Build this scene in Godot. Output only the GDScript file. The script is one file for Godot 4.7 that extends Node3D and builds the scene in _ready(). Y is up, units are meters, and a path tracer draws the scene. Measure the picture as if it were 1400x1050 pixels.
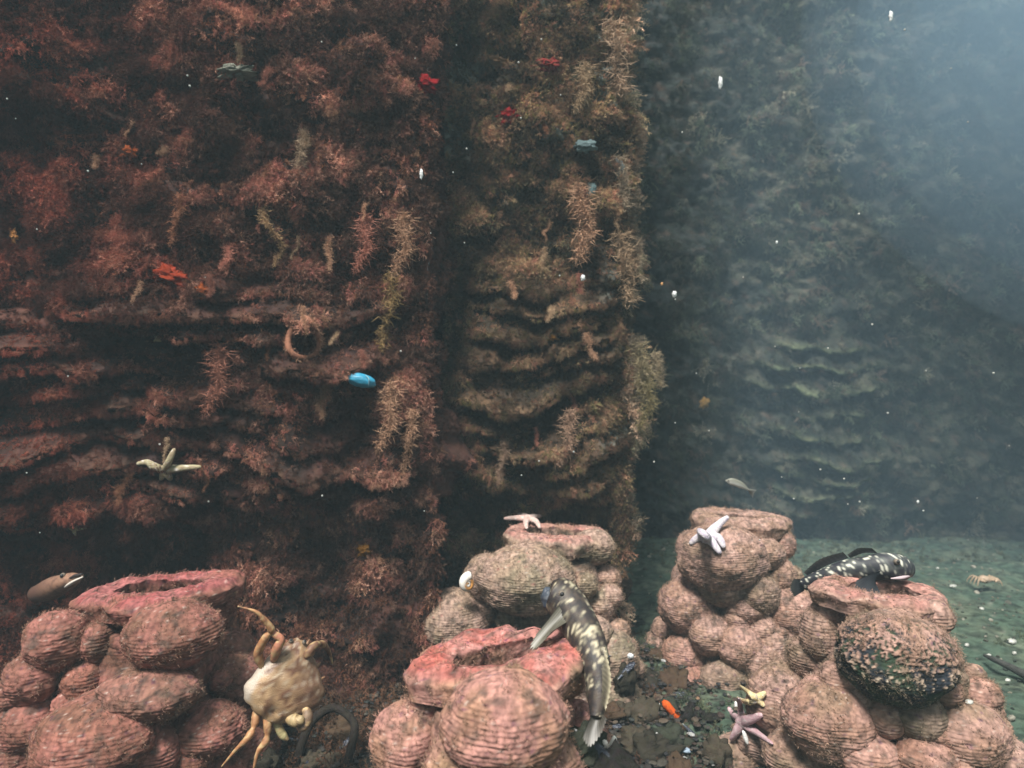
extends Node3D
# Under water at the foot of a seawall: overgrown wall panels, four printed reef towers, gobies, a crab, starfish.
# Metres, y up. The camera stands 0.6 m above the sea floor and looks along -z.

const EYE := Vector3(0.0, 0.6, 0.0)
const FOCAL := 909.33
const LAYER := 0.0045          # height of one printed layer

var fine := FastNoiseLite.new()
var fbm := FastNoiseLite.new()
var rng := RandomNumberGenerator.new()
var mats := {}
var used := {}
var lumps := []                # every bulb as [centre, radii], for things that rest on them

func _ready() -> void:
	setup_camera_and_light()
	setup_noise()
	setup_materials()
	build_ground()
	build_walls()
	build_towers()
	build_algae()
	build_animals()
	build_details()

# ------------------------------------------------------------------ camera, sky, light
func setup_camera_and_light() -> void:
	var cam := Camera3D.new()
	cam.name = "camera"
	cam.position = EYE
	cam.fov = 60.0
	cam.near = 0.02
	cam.far = 60.0
	var att := CameraAttributesPhysical.new()
	att.frustum_focal_length = 20.785
	att.frustum_focus_distance = 0.95
	att.frustum_near = 0.02
	att.frustum_far = 60.0
	att.exposure_aperture = 4.5
	cam.attributes = att
	add_child(cam)
	cam.current = true

	var sky_mat := ProceduralSkyMaterial.new()
	sky_mat.sky_top_color = Color(0.93, 0.96, 0.95)
	sky_mat.sky_horizon_color = Color(0.17, 0.22, 0.24)
	sky_mat.sky_curve = 0.7
	sky_mat.ground_bottom_color = Color(0.05, 0.07, 0.07)
	sky_mat.ground_horizon_color = Color(0.15, 0.20, 0.22)
	sky_mat.sun_angle_max = 1.0
	sky_mat.sky_energy_multiplier = 0.72
	var sky := Sky.new()
	sky.sky_material = sky_mat
	var env := Environment.new()
	env.background_mode = Environment.BG_SKY
	env.sky = sky
	env.tonemap_mode = Environment.TONE_MAPPER_LINEAR
	env.tonemap_exposure = 3.1
	env.sdfgi_enabled = true
	env.ssao_enabled = true
	env.ssil_enabled = true
	env.fog_enabled = true
	env.fog_density = 0.032
	env.fog_light_color = Color(0.80, 0.93, 0.98)
	env.volumetric_fog_enabled = true
	env.volumetric_fog_density = 0.0
	var we := WorldEnvironment.new()
	we.name = "water_light"
	we.environment = env
	add_child(we)

	var sun := DirectionalLight3D.new()
	sun.name = "sun"
	sun.light_color = Color(1.0, 0.98, 0.95)
	sun.light_energy = 0.85
	sun.light_angular_distance = 14.0
	sun.shadow_enabled = true
	add_child(sun)
	sun.look_at_from_position(Vector3(-0.62, 2.6, 1.4), Vector3.ZERO)

# ------------------------------------------------------------------ helpers
func setup_noise() -> void:
	rng.seed = 11
	fine.seed = 3
	fine.noise_type = FastNoiseLite.TYPE_SIMPLEX_SMOOTH
	fine.frequency = 1.0
	fine.fractal_type = FastNoiseLite.FRACTAL_NONE
	fbm.seed = 8
	fbm.noise_type = FastNoiseLite.TYPE_SIMPLEX_SMOOTH
	fbm.frequency = 1.0
	fbm.fractal_type = FastNoiseLite.FRACTAL_FBM
	fbm.fractal_octaves = 4

func at(px: float, py: float, d: float) -> Vector3:
	return EYE + Vector3((px - 700.0) / FOCAL * d, -(py - 525.0) / FOCAL * d, -d)

func noise_texture(freq: float, octaves: int, seed_: int, low := 0.0, high := 1.0) -> ImageTexture:
	var n := FastNoiseLite.new()
	n.seed = seed_
	n.frequency = freq
	n.fractal_octaves = octaves
	n.noise_type = FastNoiseLite.TYPE_SIMPLEX_SMOOTH
	var im := n.get_seamless_image(256, 256, false, false, 0.15)
	if low != 0.0 or high != 1.0:
		for y in 256:
			for x in 256:
				var v: float = lerpf(low, high, im.get_pixel(x, y).r)
				im.set_pixel(x, y, Color(v, v, v))
	return ImageTexture.create_from_image(im)

func mat(called: String, rough: float, bump := 0.0, scale := 20.0, spec := 0.3) -> StandardMaterial3D:
	var m := StandardMaterial3D.new()
	m.resource_name = called
	m.vertex_color_use_as_albedo = true
	m.roughness = rough
	m.metallic_specular = spec
	if bump > 0.0:
		m.uv1_triplanar = true
		m.uv1_scale = Vector3.ONE * scale
		m.heightmap_enabled = true
		m.heightmap_texture = mats.grain
		m.heightmap_scale = bump
	mats[called] = m
	return m

func setup_materials() -> void:
	mats.grain = noise_texture(0.03, 5, 21)
	mats.mottle = noise_texture(0.02, 5, 5, 0.55, 1.25)
	var p := mat("printed_clay", 0.82, 0.05, 22.0)
	p.albedo_texture = mats.mottle
	var w := mat("overgrown_concrete", 0.95, 0.5, 6.0)
	w.albedo_texture = mats.mottle
	var s := mat("silt", 0.95, 0.4, 5.0)
	s.albedo_texture = mats.mottle
	var a := mat("algae", 0.85, 0.0, 1.0, 0.2)
	a.backlight_enabled = true
	a.backlight = Color(0.45, 0.45, 0.45)
	mat("skin", 0.6, 0.03, 60.0, 0.5)
	mat("shell", 0.4, 0.06, 60.0, 0.5)
	mat("mussel", 0.22, 0.05, 40.0, 0.6)
	mat("sponge", 0.9, 0.15, 50.0, 0.2)
	var f := mat("fin", 0.45, 0.0, 1.0, 0.5)
	f.backlight_enabled = true
	f.backlight = Color(0.6, 0.6, 0.6)
	f.cull_mode = BaseMaterial3D.CULL_DISABLED

func numbered(called: String) -> String:
	var n: int = used.get(called, -1) + 1
	used[called] = n
	return called if n == 0 else "%s_%03d" % [called, n]

func thing(called: String, label: String, category: String, where := Vector3.ZERO, group := "") -> Node3D:
	var o := Node3D.new()
	o.name = numbered(called)
	add_child(o, true)
	o.position = where
	tag(o, label, category, group)
	return o

func tag(o: Node, label: String, category: String, group := "", kind := "") -> void:
	if label:
		o.set_meta("label", label)
	if category:
		o.set_meta("category", category)
	if group:
		o.set_meta("group", group)
	if kind:
		o.set_meta("kind", kind)

# A growing mesh: grids of points with normals, colours and triangles.
class Acc:
	var v := PackedVector3Array()
	var n := PackedVector3Array()
	var c := PackedColorArray()
	var i := PackedInt32Array()
	# nu columns, rows of points; wrap joins the last column to the first. toward: which side is the outside, zero for away from the centre.
	func grid(p: PackedVector3Array, col: PackedColorArray, nu: int, wrap: bool, toward := Vector3.ZERO) -> void:
		var nv := p.size() / nu
		var base := v.size()
		var nn := PackedVector3Array()
		nn.resize(p.size())
		var mid := Vector3.ZERO
		for q in p:
			mid += q
		mid /= p.size()
		var sense := 0.0
		for y in nv:
			var ya := maxi(y - 1, 0)
			var yb := mini(y + 1, nv - 1)
			for x in nu:
				var xa := x - 1
				var xb := x + 1
				if wrap:
					xa = (x - 1 + nu) % nu
					xb = (x + 1) % nu
				else:
					xa = maxi(xa, 0)
					xb = mini(xb, nu - 1)
				var k := y * nu + x
				var t := (p[y * nu + xb] - p[y * nu + xa]).cross(p[yb * nu + x] - p[ya * nu + x])
				var l := t.length()
				if l > 1e-12:
					t /= l
					sense += t.dot(toward if toward != Vector3.ZERO else (p[k] - mid))
				else:
					t = Vector3.ZERO
				nn[k] = t
		var s := 1.0 if sense >= 0.0 else -1.0
		for k in nn.size():
			if nn[k] == Vector3.ZERO:
				var away := (p[k] - mid).normalized()
				nn[k] = away if away != Vector3.ZERO else Vector3.UP
			else:
				nn[k] *= s
		v.append_array(p)
		n.append_array(nn)
		c.append_array(col)
		var ids := PackedInt32Array()
		var cols := nu if wrap else nu - 1
		ids.resize(cols * (nv - 1) * 6)
		var w := 0
		for y in nv - 1:
			for x in cols:
				var a := base + y * nu + x
				var b := base + y * nu + (x + 1) % nu
				var d := a + nu
				var e := b + nu
				if s > 0.0:
					ids[w] = a; ids[w + 1] = d; ids[w + 2] = b; ids[w + 3] = b; ids[w + 4] = d; ids[w + 5] = e
				else:
					ids[w] = a; ids[w + 1] = b; ids[w + 2] = d; ids[w + 3] = b; ids[w + 4] = e; ids[w + 5] = d
				w += 6
		i.append_array(ids)
	func tri(a: Vector3, b: Vector3, d: Vector3, nrm: Vector3, ca: Color, cb: Color) -> void:
		var k := v.size()
		v.append(a); v.append(b); v.append(d)
		n.append(nrm); n.append(nrm); n.append(nrm)
		c.append(ca); c.append(ca); c.append(cb)
		if (b - a).cross(d - a).dot(nrm) > 0.0:
			i.append(k); i.append(k + 2); i.append(k + 1)
		else:
			i.append(k); i.append(k + 1); i.append(k + 2)
	func mesh() -> ArrayMesh:
		var arr := []
		arr.resize(Mesh.ARRAY_MAX)
		arr[Mesh.ARRAY_VERTEX] = v
		arr[Mesh.ARRAY_NORMAL] = n
		arr[Mesh.ARRAY_COLOR] = c
		arr[Mesh.ARRAY_INDEX] = i
		var m := ArrayMesh.new()
		m.add_surface_from_arrays(Mesh.PRIMITIVE_TRIANGLES, arr)
		return m

func obj(called: String, acc: Acc, material: String, parent: Node3D = null) -> MeshInstance3D:
	return put(called, acc.mesh(), material, parent)

func put(called: String, mesh: Mesh, material: String, parent: Node3D = null) -> MeshInstance3D:
	var o := MeshInstance3D.new()
	o.mesh = mesh
	o.material_override = mats[material]
	if parent:
		var k := 0
		var nm := called
		while parent.has_node(nm):
			k += 1
			nm = "%s_%03d" % [called, k]
		o.name = nm
		parent.add_child(o, true)
	else:
		o.name = numbered(called)
		add_child(o, true)
	return o

func scatter(called: String, mesh: Mesh, material: String, places: Array, colours: Array, parent: Node3D = null) -> MultiMeshInstance3D:
	var mm := MultiMesh.new()
	mm.transform_format = MultiMesh.TRANSFORM_3D
	mm.use_colors = true
	mm.mesh = mesh
	mm.instance_count = places.size()
	for k in places.size():
		mm.set_instance_transform(k, places[k])
		mm.set_instance_color(k, colours[k])
	var o := MultiMeshInstance3D.new()
	o.multimesh = mm
	o.material_override = mats[material]
	o.set_meta("kind", "stuff")
	if parent:
		o.name = called
		parent.add_child(o, true)
	else:
		o.name = numbered(called)
		add_child(o, true)
	return o

func curve(pts: Array, steps: int) -> PackedVector3Array:
	var out := PackedVector3Array()
	var n := pts.size()
	for k in n - 1:
		var p0: Vector3 = pts[maxi(k - 1, 0)]
		var p1: Vector3 = pts[k]
		var p2: Vector3 = pts[k + 1]
		var p3: Vector3 = pts[mini(k + 2, n - 1)]
		for s in steps:
			out.append(p1.cubic_interpolate(p2, p0, p3, float(s) / steps))
	out.append(pts[n - 1])
	return out

# value of a profile [t0, v0, t1, v1, ...] at t
func along(profile: Array, t: float) -> float:
	for k in range(0, profile.size() - 2, 2):
		if t <= profile[k + 2]:
			var f: float = clampf((t - profile[k]) / (profile[k + 2] - profile[k]), 0.0, 1.0)
			f = f * f * (3.0 - 2.0 * f)
			return lerpf(profile[k + 1], profile[k + 3], f)
	return profile[profile.size() - 1]

# A swept body with closed ends: width and height profiles along it, paint(t, angle, point) gives the colour.
func sweep(acc: Acc, path: PackedVector3Array, up: Vector3, wide: Array, high: Array, seg: int, paint: Callable) -> void:
	var p := PackedVector3Array()
	var col := PackedColorArray()
	var n := path.size()
	for k in n + 2:
		var j := clampi(k - 1, 0, n - 1)
		var t := float(j) / (n - 1)
		var tan := (path[mini(j + 1, n - 1)] - path[maxi(j - 1, 0)]).normalized()
		var side := tan.cross(up).normalized()
		var top := side.cross(tan).normalized()
		var w := along(wide, t)
		var h := along(high, t)
		if k == 0 or k == n + 1:
			w = 0.0
			h = 0.0
		for s in seg:
			var a := TAU * s / seg
			var q := path[j] + side * cos(a) * w + top * sin(a) * h
			p.append(q)
			col.append(paint.call(t, a, q))
	acc.grid(p, col, seg, true)

func tube(acc: Acc, pts: Array, radii: Array, colour: Color, seg := 8, steps := 4, up := Vector3(0.13, 0.9, 0.31)) -> void:
	sweep(acc, curve(pts, steps), up, radii, radii, seg, func(_t, _a, q): return colour * (0.85 + 0.3 * fine.get_noise_3dv(q * 160.0)))

func ellipsoid(acc: Acc, centre: Vector3, r: Vector3, basis: Basis, colour: Callable, rough := 0.05, nu := 20, nv := 14, freq := 2.0) -> void:
	var p := PackedVector3Array()
	var col := PackedColorArray()
	for y in nv + 1:
		var la := -PI / 2 + PI * y / nv
		for x in nu:
			var lo := TAU * x / nu
			var d := Vector3(cos(la) * cos(lo), sin(la), cos(la) * sin(lo))
			var q := d * (1.0 + rough * fine.get_noise_3dv(d * freq + centre * 40.0))
			q = centre + basis * (q * r)
			p.append(q)
			col.append(colour.call(q, d))
	acc.grid(p, col, nu, true)

func plain(c: Color) -> Callable:
	return func(q, _d): return c * (0.88 + 0.25 * fine.get_noise_3dv(q * 120.0))

# first bulb that the sight line meets, pushed out by lift; else the sea floor
func touch(px: float, py: float, lift := 0.0) -> Vector3:
	var dir := at(px, py, 1.0) - EYE
	var best := 99.0
	for l in lumps:
		var c: Vector3 = (EYE - l[0]) / l[1]
		var d: Vector3 = dir / l[1]
		var qa := d.dot(d)
		var qb := c.dot(d)
		var disc := qb * qb - qa * (c.dot(c) - 1.0)
		if disc > 0.0:
			best = minf(best, (-qb - sqrt(disc)) / qa)
	if dir.y < 0.0:
		best = minf(best, -EYE.y / dir.y)
	return EYE + dir * (best - lift)

# ------------------------------------------------------------------ sea floor
func floor_height(x: float, z: float) -> float:
	return 0.022 * fbm.get_noise_2d(x * 2.2, z * 2.2) + 0.006 * fbm.get_noise_2d(x * 14.0 + 9.0, z * 14.0)

func floor_colour(x: float, z: float) -> Color:
	var a := 0.5 + 0.5 * fbm.get_noise_2d(x * 5.0 + 40.0, z * 5.0)
	var b := 0.5 + 0.5 * fbm.get_noise_2d(x * 25.0 - 7.0, z * 25.0)
	var c := Color(0.058, 0.090, 0.064).lerp(Color(0.100, 0.122, 0.085), smoothstep(0.35, 0.75, a))
	c = c.lerp(Color(0.03, 0.042, 0.034), smoothstep(0.5, 0.8, b) * 0.85)
	c = c.lerp(Color(0.035, 0.026, 0.019) * (0.6 + 0.8 * b), smoothstep(0.32, 0.1, x + 0.1 * a) * 0.92)
	return c.lerp(Color(0.19, 0.19, 0.155), smoothstep(0.72, 0.95, fine.get_noise_2d(x * 60.0, z * 60.0)) * 0.7)

func build_ground() -> void:
	var acc := Acc.new()
	var xs := []
	var zs := []
	for k in 300:
		xs.append(-1.2 + 3.6 * k / 299.0)
	for k in 200:
		zs.append(-2.8 + 2.4 * k / 199.0)
	for k in [-2.0, -3.5, -6.0]:
		xs.push_front(k)
	for k in [2.8, 3.6, 5.0, 7.0]:
		xs.append(k)
	for k in [-3.4, -5.0]:
		zs.push_front(k)
	for k in [0.1, 0.6, 1.5, 3.0]:
		zs.append(k)
	var p := PackedVector3Array()
	var c := PackedColorArray()
	for z in zs:
		for x in xs:
			p.append(Vector3(x, floor_height(x, z), z))
			c.append(floor_colour(x, z))
	acc.grid(p, c, xs.size(), false, Vector3.UP)
	var o := obj("sea_floor", acc, "silt")
	tag(o, "greenish grey silty sea floor at the foot of the walls", "", "", "structure")

# ------------------------------------------------------------------ walls
# A panel runs from a to b at its foot; its outside is on the right hand of a -> b seen from below, i.e. normal = (b - a) x up turned outward.
var panels := {}

func add_panel(key: String, a: Vector3, b: Vector3, high: float, outward: Vector3, offset: float, band: Array) -> void:
	var along_ := (b - a).normalized()
	var n := along_.cross(Vector3.UP).normalized()
	if n.dot(outward) < 0.0:
		n = -n
	panels[key] = {"o": a, "u": along_, "n": n, "w": a.distance_to(b), "h": high, "s": offset, "band": band, "key": key}

# how far the growth stands out from panel p at (u, y); [displacement, how much it is a ledge lip 0..1, band]
func relief(p: Dictionary, u: float, y: float) -> Vector3:
	var s: float = p.s
	var edge: float = smoothstep(0.0, 0.05, minf(u, p.w - u))
	var d := 0.058 * fbm.get_noise_2d(u * 2.6 + s, y * 3.2) + 0.026 * fbm.get_noise_2d(u * 13.0 + s, y * 17.0)
	var b: Array = p.band
	var wob := 0.06 * fine.get_noise_2d(u * 3.0 + s, 3.0)
	var e: float = smoothstep(b[2] - 0.07, b[2] + 0.05, y + wob) * (1.0 - smoothstep(b[3] - 0.03, b[3] + 0.06, y + wob))
	e *= smoothstep(b[0] - 0.06, b[0] + 0.08, u + 0.05 * fine.get_noise_2d(y * 8.0, s)) * (1.0 - smoothstep(b[1] - 0.08, b[1] + 0.06, u + 0.05 * fine.get_noise_2d(y * 8.0, s + 5.0)))
	var lip := 0.0
	if e > 0.001:
		var row := (y + 0.06 * fine.get_noise_2d(u * 1.6 + s, y * 1.2) + 0.017 * fine.get_noise_2d(u * 6.0 + s, y * 5.0)) / (0.07 if p.key == "far" else 0.046)
		var f := row - floorf(row)
		var k := fine.get_noise_2d(u * 3.2 + s, floorf(row) * 3.7)
		var out := pow(1.0 - f, 1.3) * smoothstep(0.0, 0.16, f) * 1.35
		d += e * (0.02 + out * (0.034 + 0.036 * k))
		lip = e * smoothstep(0.45, 0.15, f) * smoothstep(0.0, 0.1, f) * (0.6 + 0.9 * k)
	# hollow below the ledges
	d -= 0.03 * smoothstep(b[2] + 0.02, b[2] - 0.06, y) * smoothstep(b[2] - 0.3, b[2] - 0.1, y)
	return Vector3(d * edge, lip, e)

func ragged(y: float, s: float) -> float:
	return 0.020 * fine.get_noise_2d(y * 6.0, s) + 0.010 * fine.get_noise_2d(y * 21.0, s + 4.0)

# the upright edges wander sideways; the face and its return share the same wander
func edge_shift(p: Dictionary, u: float, y: float) -> Vector3:
	match p.key:
		"left":
			return p.u * ragged(y, 5.0) * smoothstep(0.06, 0.0, p.w - u)
		"left_return":
			return p.n * ragged(y, 5.0) * smoothstep(0.08, 0.0, u)
		"middle":
			return p.u * ragged(y, 9.0) * smoothstep(0.06, 0.0, p.w - u)
		"middle_return":
			return p.n * ragged(y, 9.0) * smoothstep(0.1, 0.0, u)
		"corner":
			return p.n * ragged(y, 9.0)
	return Vector3.ZERO

func wall_point(p: Dictionary, u: float, y: float) -> Vector3:
	var r := relief(p, u, y)
	return p.o + p.u * u + p.n * r.x + Vector3.UP * (y - 0.35 * maxf(r.x, 0.0) * r.z) + edge_shift(p, u, y)

func on_wall(key: String, px: float, py: float, lift := 0.0) -> Vector3:
	var p: Dictionary = panels[key]
	var dir := at(px, py, 1.0) - EYE
	var d := 0.9
	while d < 4.0:
		var q := EYE + dir * d
		var rel: Vector3 = q - p.o
		var off: float = rel.dot(p.n)
		if off < relief(p, rel.dot(p.u), rel.y).x:
			break
		d += 0.004
	return EYE + dir * (d - lift)

func wall_colour(key: String, p: Dictionary, u: float, y: float, r: Vector3) -> Color:
	var s: float = p.s
	var a := 0.5 + 0.5 * fbm.get_noise_2d(u * 5.0 + s + 30.0, y * 5.0)
	var b := 0.5 + 0.5 * fbm.get_noise_2d(u * 22.0 + s, y * 22.0)
	var c: Color
	match key:
		"left_return":
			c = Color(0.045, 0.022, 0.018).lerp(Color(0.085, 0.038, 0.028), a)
		"left":
			c = Color(0.034, 0.021, 0.018).lerp(Color(0.085, 0.036, 0.027), smoothstep(0.3, 0.8, a))
			c = c.lerp(Color(0.13, 0.022, 0.016), 0.55 * smoothstep(0.9, 0.1, u / 1.5) * smoothstep(0.4, 0.7, b))
			c = c.lerp(Color(0.12, 0.062, 0.038), 0.6 * r.y)
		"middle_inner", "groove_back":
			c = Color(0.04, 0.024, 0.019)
		"middle", "middle_return":
			c = Color(0.032, 0.025, 0.018).lerp(Color(0.085, 0.052, 0.032), smoothstep(0.3, 0.75, a))
			var bare := smoothstep(0.52, 0.66, a) * smoothstep(0.95, 1.15, y) + smoothstep(p.w - 0.09, p.w - 0.03, u) * smoothstep(0.42, 0.6, a)
			c = c.lerp(Color(0.17, 0.20, 0.185), 0.75 * clampf(bare, 0.0, 1.0))
			c = c.lerp(Color(0.16, 0.10, 0.06), 0.5 * r.y)
		_:
			c = Color(0.04, 0.048, 0.04).lerp(Color(0.13, 0.13, 0.095), smoothstep(0.3, 0.75, a))
			c = (c * 0.6).lerp(Color(0.022, 0.028, 0.028), smoothstep(0.95, 0.4, u))  # recess shade beside the corner put into the colour
			c = c.lerp(Color(0.10, 0.055, 0.035), 0.5 * smoothstep(0.55, 0.8, b))
			c = c.lerp(Color(0.17, 0.20, 0.11), 0.7 * r.y)
	return c * (0.75 + 0.5 * b)

func wall_mesh(key: String, du: float, dy: float, fine_top: float) -> ArrayMesh:
	var p: Dictionary = panels[key]
	var us := []
	var ys := []
	var n := int(p.w / du)
	for k in n + 1:
		us.append(p.w * k / n)
	var y := -0.06
	while y < p.h:
		ys.append(y)
		y += dy if y < fine_top else dy * 4.0
	ys.append(p.h)
	var pts := PackedVector3Array()
	var col := PackedColorArray()
	for yy in ys:
		for u in us:
			var r := relief(p, u, yy)
			var q: Vector3 = p.o + p.u * u + p.n * r.x + Vector3.UP * (yy - 0.35 * maxf(r.x, 0.0) * r.z) + edge_shift(p, u, yy)
			pts.append(q)
			col.append(wall_colour(key, p, u, yy, r))
	var acc := Acc.new()
	acc.grid(pts, col, us.size(), false, p.n)
	return acc.mesh()

func build_walls() -> void:
	add_panel("left", Vector3(-2.6, 0, -0.96), Vector3(-0.152, 0, -1.30), 2.5, Vector3.BACK, 3.0, [1.45, 2.40, 0.36, 0.75])
	add_panel("left_return", Vector3(-0.152, 0, -1.30), Vector3(-0.152, 0, -1.75), 2.5, Vector3.RIGHT, 17.0, [0.0, 0.1, 0.38, 0.5])
	add_panel("middle", Vector3(-0.147, 0, -1.45), Vector3(0.258, 0, -1.47), 2.5, Vector3.BACK, 41.0, [0.03, 0.37, 0.36, 0.80])
	add_panel("groove_back", Vector3(-0.16, 0, -1.50), Vector3(-0.12, 0, -1.50), 2.5, Vector3.BACK, 29.0, [9.0, 9.1, 0.36, 0.8])
	add_panel("middle_inner", Vector3(-0.147, 0, -1.45), Vector3(-0.147, 0, -1.60), 2.5, Vector3.LEFT, 52.0, [9.0, 9.1, 0.36, 0.78])
	add_panel("middle_return", Vector3(0.258, 0, -1.47), Vector3(0.275, 0, -2.75), 2.5, Vector3.RIGHT, 63.0, [0.3, 0.9, 0.36, 0.78])
	add_panel("corner", Vector3(0.262, 0, -1.46), Vector3(0.264, 0, -1.57), 2.5, Vector3.RIGHT, 77.0, [9.0, 9.1, 0.36, 0.78])
	add_panel("far", Vector3(0.1, 0, -2.60), Vector3(4.2, 0, -2.45), 2.8, Vector3.BACK, 87.0, [0.80, 1.28, 0.10, 0.76])
	var o := put("seawall_panel", wall_mesh("left", 0.008, 0.007, 1.6), "overgrown_concrete")
	tag(o, "broad left wall panel thick with rust red growth and jutting ledges", "wall")
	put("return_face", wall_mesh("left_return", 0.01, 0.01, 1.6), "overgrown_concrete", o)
	o = put("seawall_panel", wall_mesh("middle", 0.006, 0.006, 1.7), "overgrown_concrete")
	tag(o, "narrow middle wall panel right of the dark upright groove, brown growth and bare grey patches", "wall")
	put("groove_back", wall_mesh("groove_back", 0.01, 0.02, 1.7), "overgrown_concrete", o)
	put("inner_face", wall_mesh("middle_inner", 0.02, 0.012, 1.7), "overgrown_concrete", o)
	put("return_face", wall_mesh("middle_return", 0.012, 0.012, 1.7), "overgrown_concrete", o)
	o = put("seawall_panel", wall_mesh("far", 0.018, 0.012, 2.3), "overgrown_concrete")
	tag(o, "hazy blue grey far wall on the right with dim green ledges", "wall")

# ------------------------------------------------------------------ algae
func ribbon(acc: Acc, a: Vector3, b: Vector3, w: float, ca: Color, cb: Color) -> void:
	var t := (b - a).normalized()
	var r := Vector3(rng.randf_range(-1, 1), rng.randf_range(-1, 1), rng.randf_range(-1, 1))
	var s := t.cross(r).normalized() * w
	var n := s.cross(t).normalized()
	if n.z < 0.0:
		n = -n
	acc.tri(a - s, a + s, b, n, ca, cb)

# a tuft of branching threads, one unit long, growing along +z and drooping along -y
func tuft_mesh(threads: int, droop: float, spread: float, w: float) -> ArrayMesh:
	var acc := Acc.new()
	for k in threads:
		var dir := Vector3(rng.randfn(0, spread), rng.randfn(0.1, spread), 1.0).normalized()
		var q := Vector3(rng.randfn(0, 0.12), rng.randfn(0, 0.12), -0.1)
		var length := rng.randf_range(0.55, 1.1)
		for s in 6:
			var f := s / 6.0
			var nxt := q + dir * length / 6.0
			var ca := Color.WHITE * lerpf(0.6, 1.05, f)
			var cb := Color.WHITE * lerpf(0.6, 1.05, f + 0.17)
			ribbon(acc, q, nxt + dir * 0.03, w * (1.1 - 0.6 * f), ca, cb)
			if s > 0:
				for br in 4:
					var bd := (dir + Vector3(rng.randfn(0, 0.8), rng.randfn(0, 0.8), rng.randfn(0, 0.8))).normalized()
					var tip := q + bd * length * rng.randf_range(0.12, 0.26)
					ribbon(acc, q, tip, w * 0.75, ca, cb)
					ribbon(acc, q.lerp(tip, 0.5), q.lerp(tip, 0.5) + (bd + Vector3(rng.randfn(0, 0.8), rng.randfn(0, 0.8), rng.randfn(0, 0.8))).normalized() * length * 0.1, w * 0.6, cb, cb)
			q = nxt
			dir = (dir + Vector3(rng.randfn(0, 0.22), rng.randfn(0, 0.22) - droop, rng.randfn(0, 0.15))).normalized()
	return acc.mesh()

# a hanging bushy strand, one unit long, down along -y
func strand_mesh(bush: float, w: float) -> ArrayMesh:
	var acc := Acc.new()
	var q := Vector3.ZERO
	var dir := Vector3(0.1, -1, 0.3).normalized()
	for s in 22:
		var nxt := q + dir / 22.0
		var lump_ := 0.45 + 0.75 * absf(sin(s * 0.9 + bush * 30.0)) * rng.randf_range(0.7, 1.1)
		ribbon(acc, q, nxt, w * 1.3, Color.WHITE * 0.75, Color.WHITE * 0.75)
		ribbon(acc, q, nxt, w * 1.3, Color.WHITE * 0.75, Color.WHITE * 0.75)
		for k in 34:
			var bd := Vector3(rng.randfn(0, 1), rng.randfn(-0.45, 0.7), rng.randfn(0, 1)).normalized()
			var l := bush * rng.randf_range(0.15, 1.0) * lump_ * (1.0 - 0.4 * s / 22.0)
			var m := q + bd * l * 0.55
			var tip := m + (bd + Vector3(rng.randfn(0, 0.5), rng.randfn(0, 0.5), rng.randfn(0, 0.5))).normalized() * l * 0.5
			ribbon(acc, q, m, w, Color.WHITE * 0.8, Color.WHITE * 0.9)
			ribbon(acc, m, tip, w * 0.8, Color.WHITE * 0.95, Color.WHITE * 1.1)
			ribbon(acc, m, m + Vector3(rng.randfn(0, 0.6), rng.randfn(0, 0.6), rng.randfn(0, 0.6)) * l * 0.4, w * 0.7, Color.WHITE * 0.95, Color.WHITE * 1.1)
		q = nxt
		dir = (dir + Vector3(rng.randfn(0, 0.26), -0.1, rng.randfn(0, 0.2))).normalized()
	return acc.mesh()

func pick(list: Array) -> Color:
	var c: Color = list[rng.randi() % list.size()]
	return c * rng.randf_range(0.65, 1.4)

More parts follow.
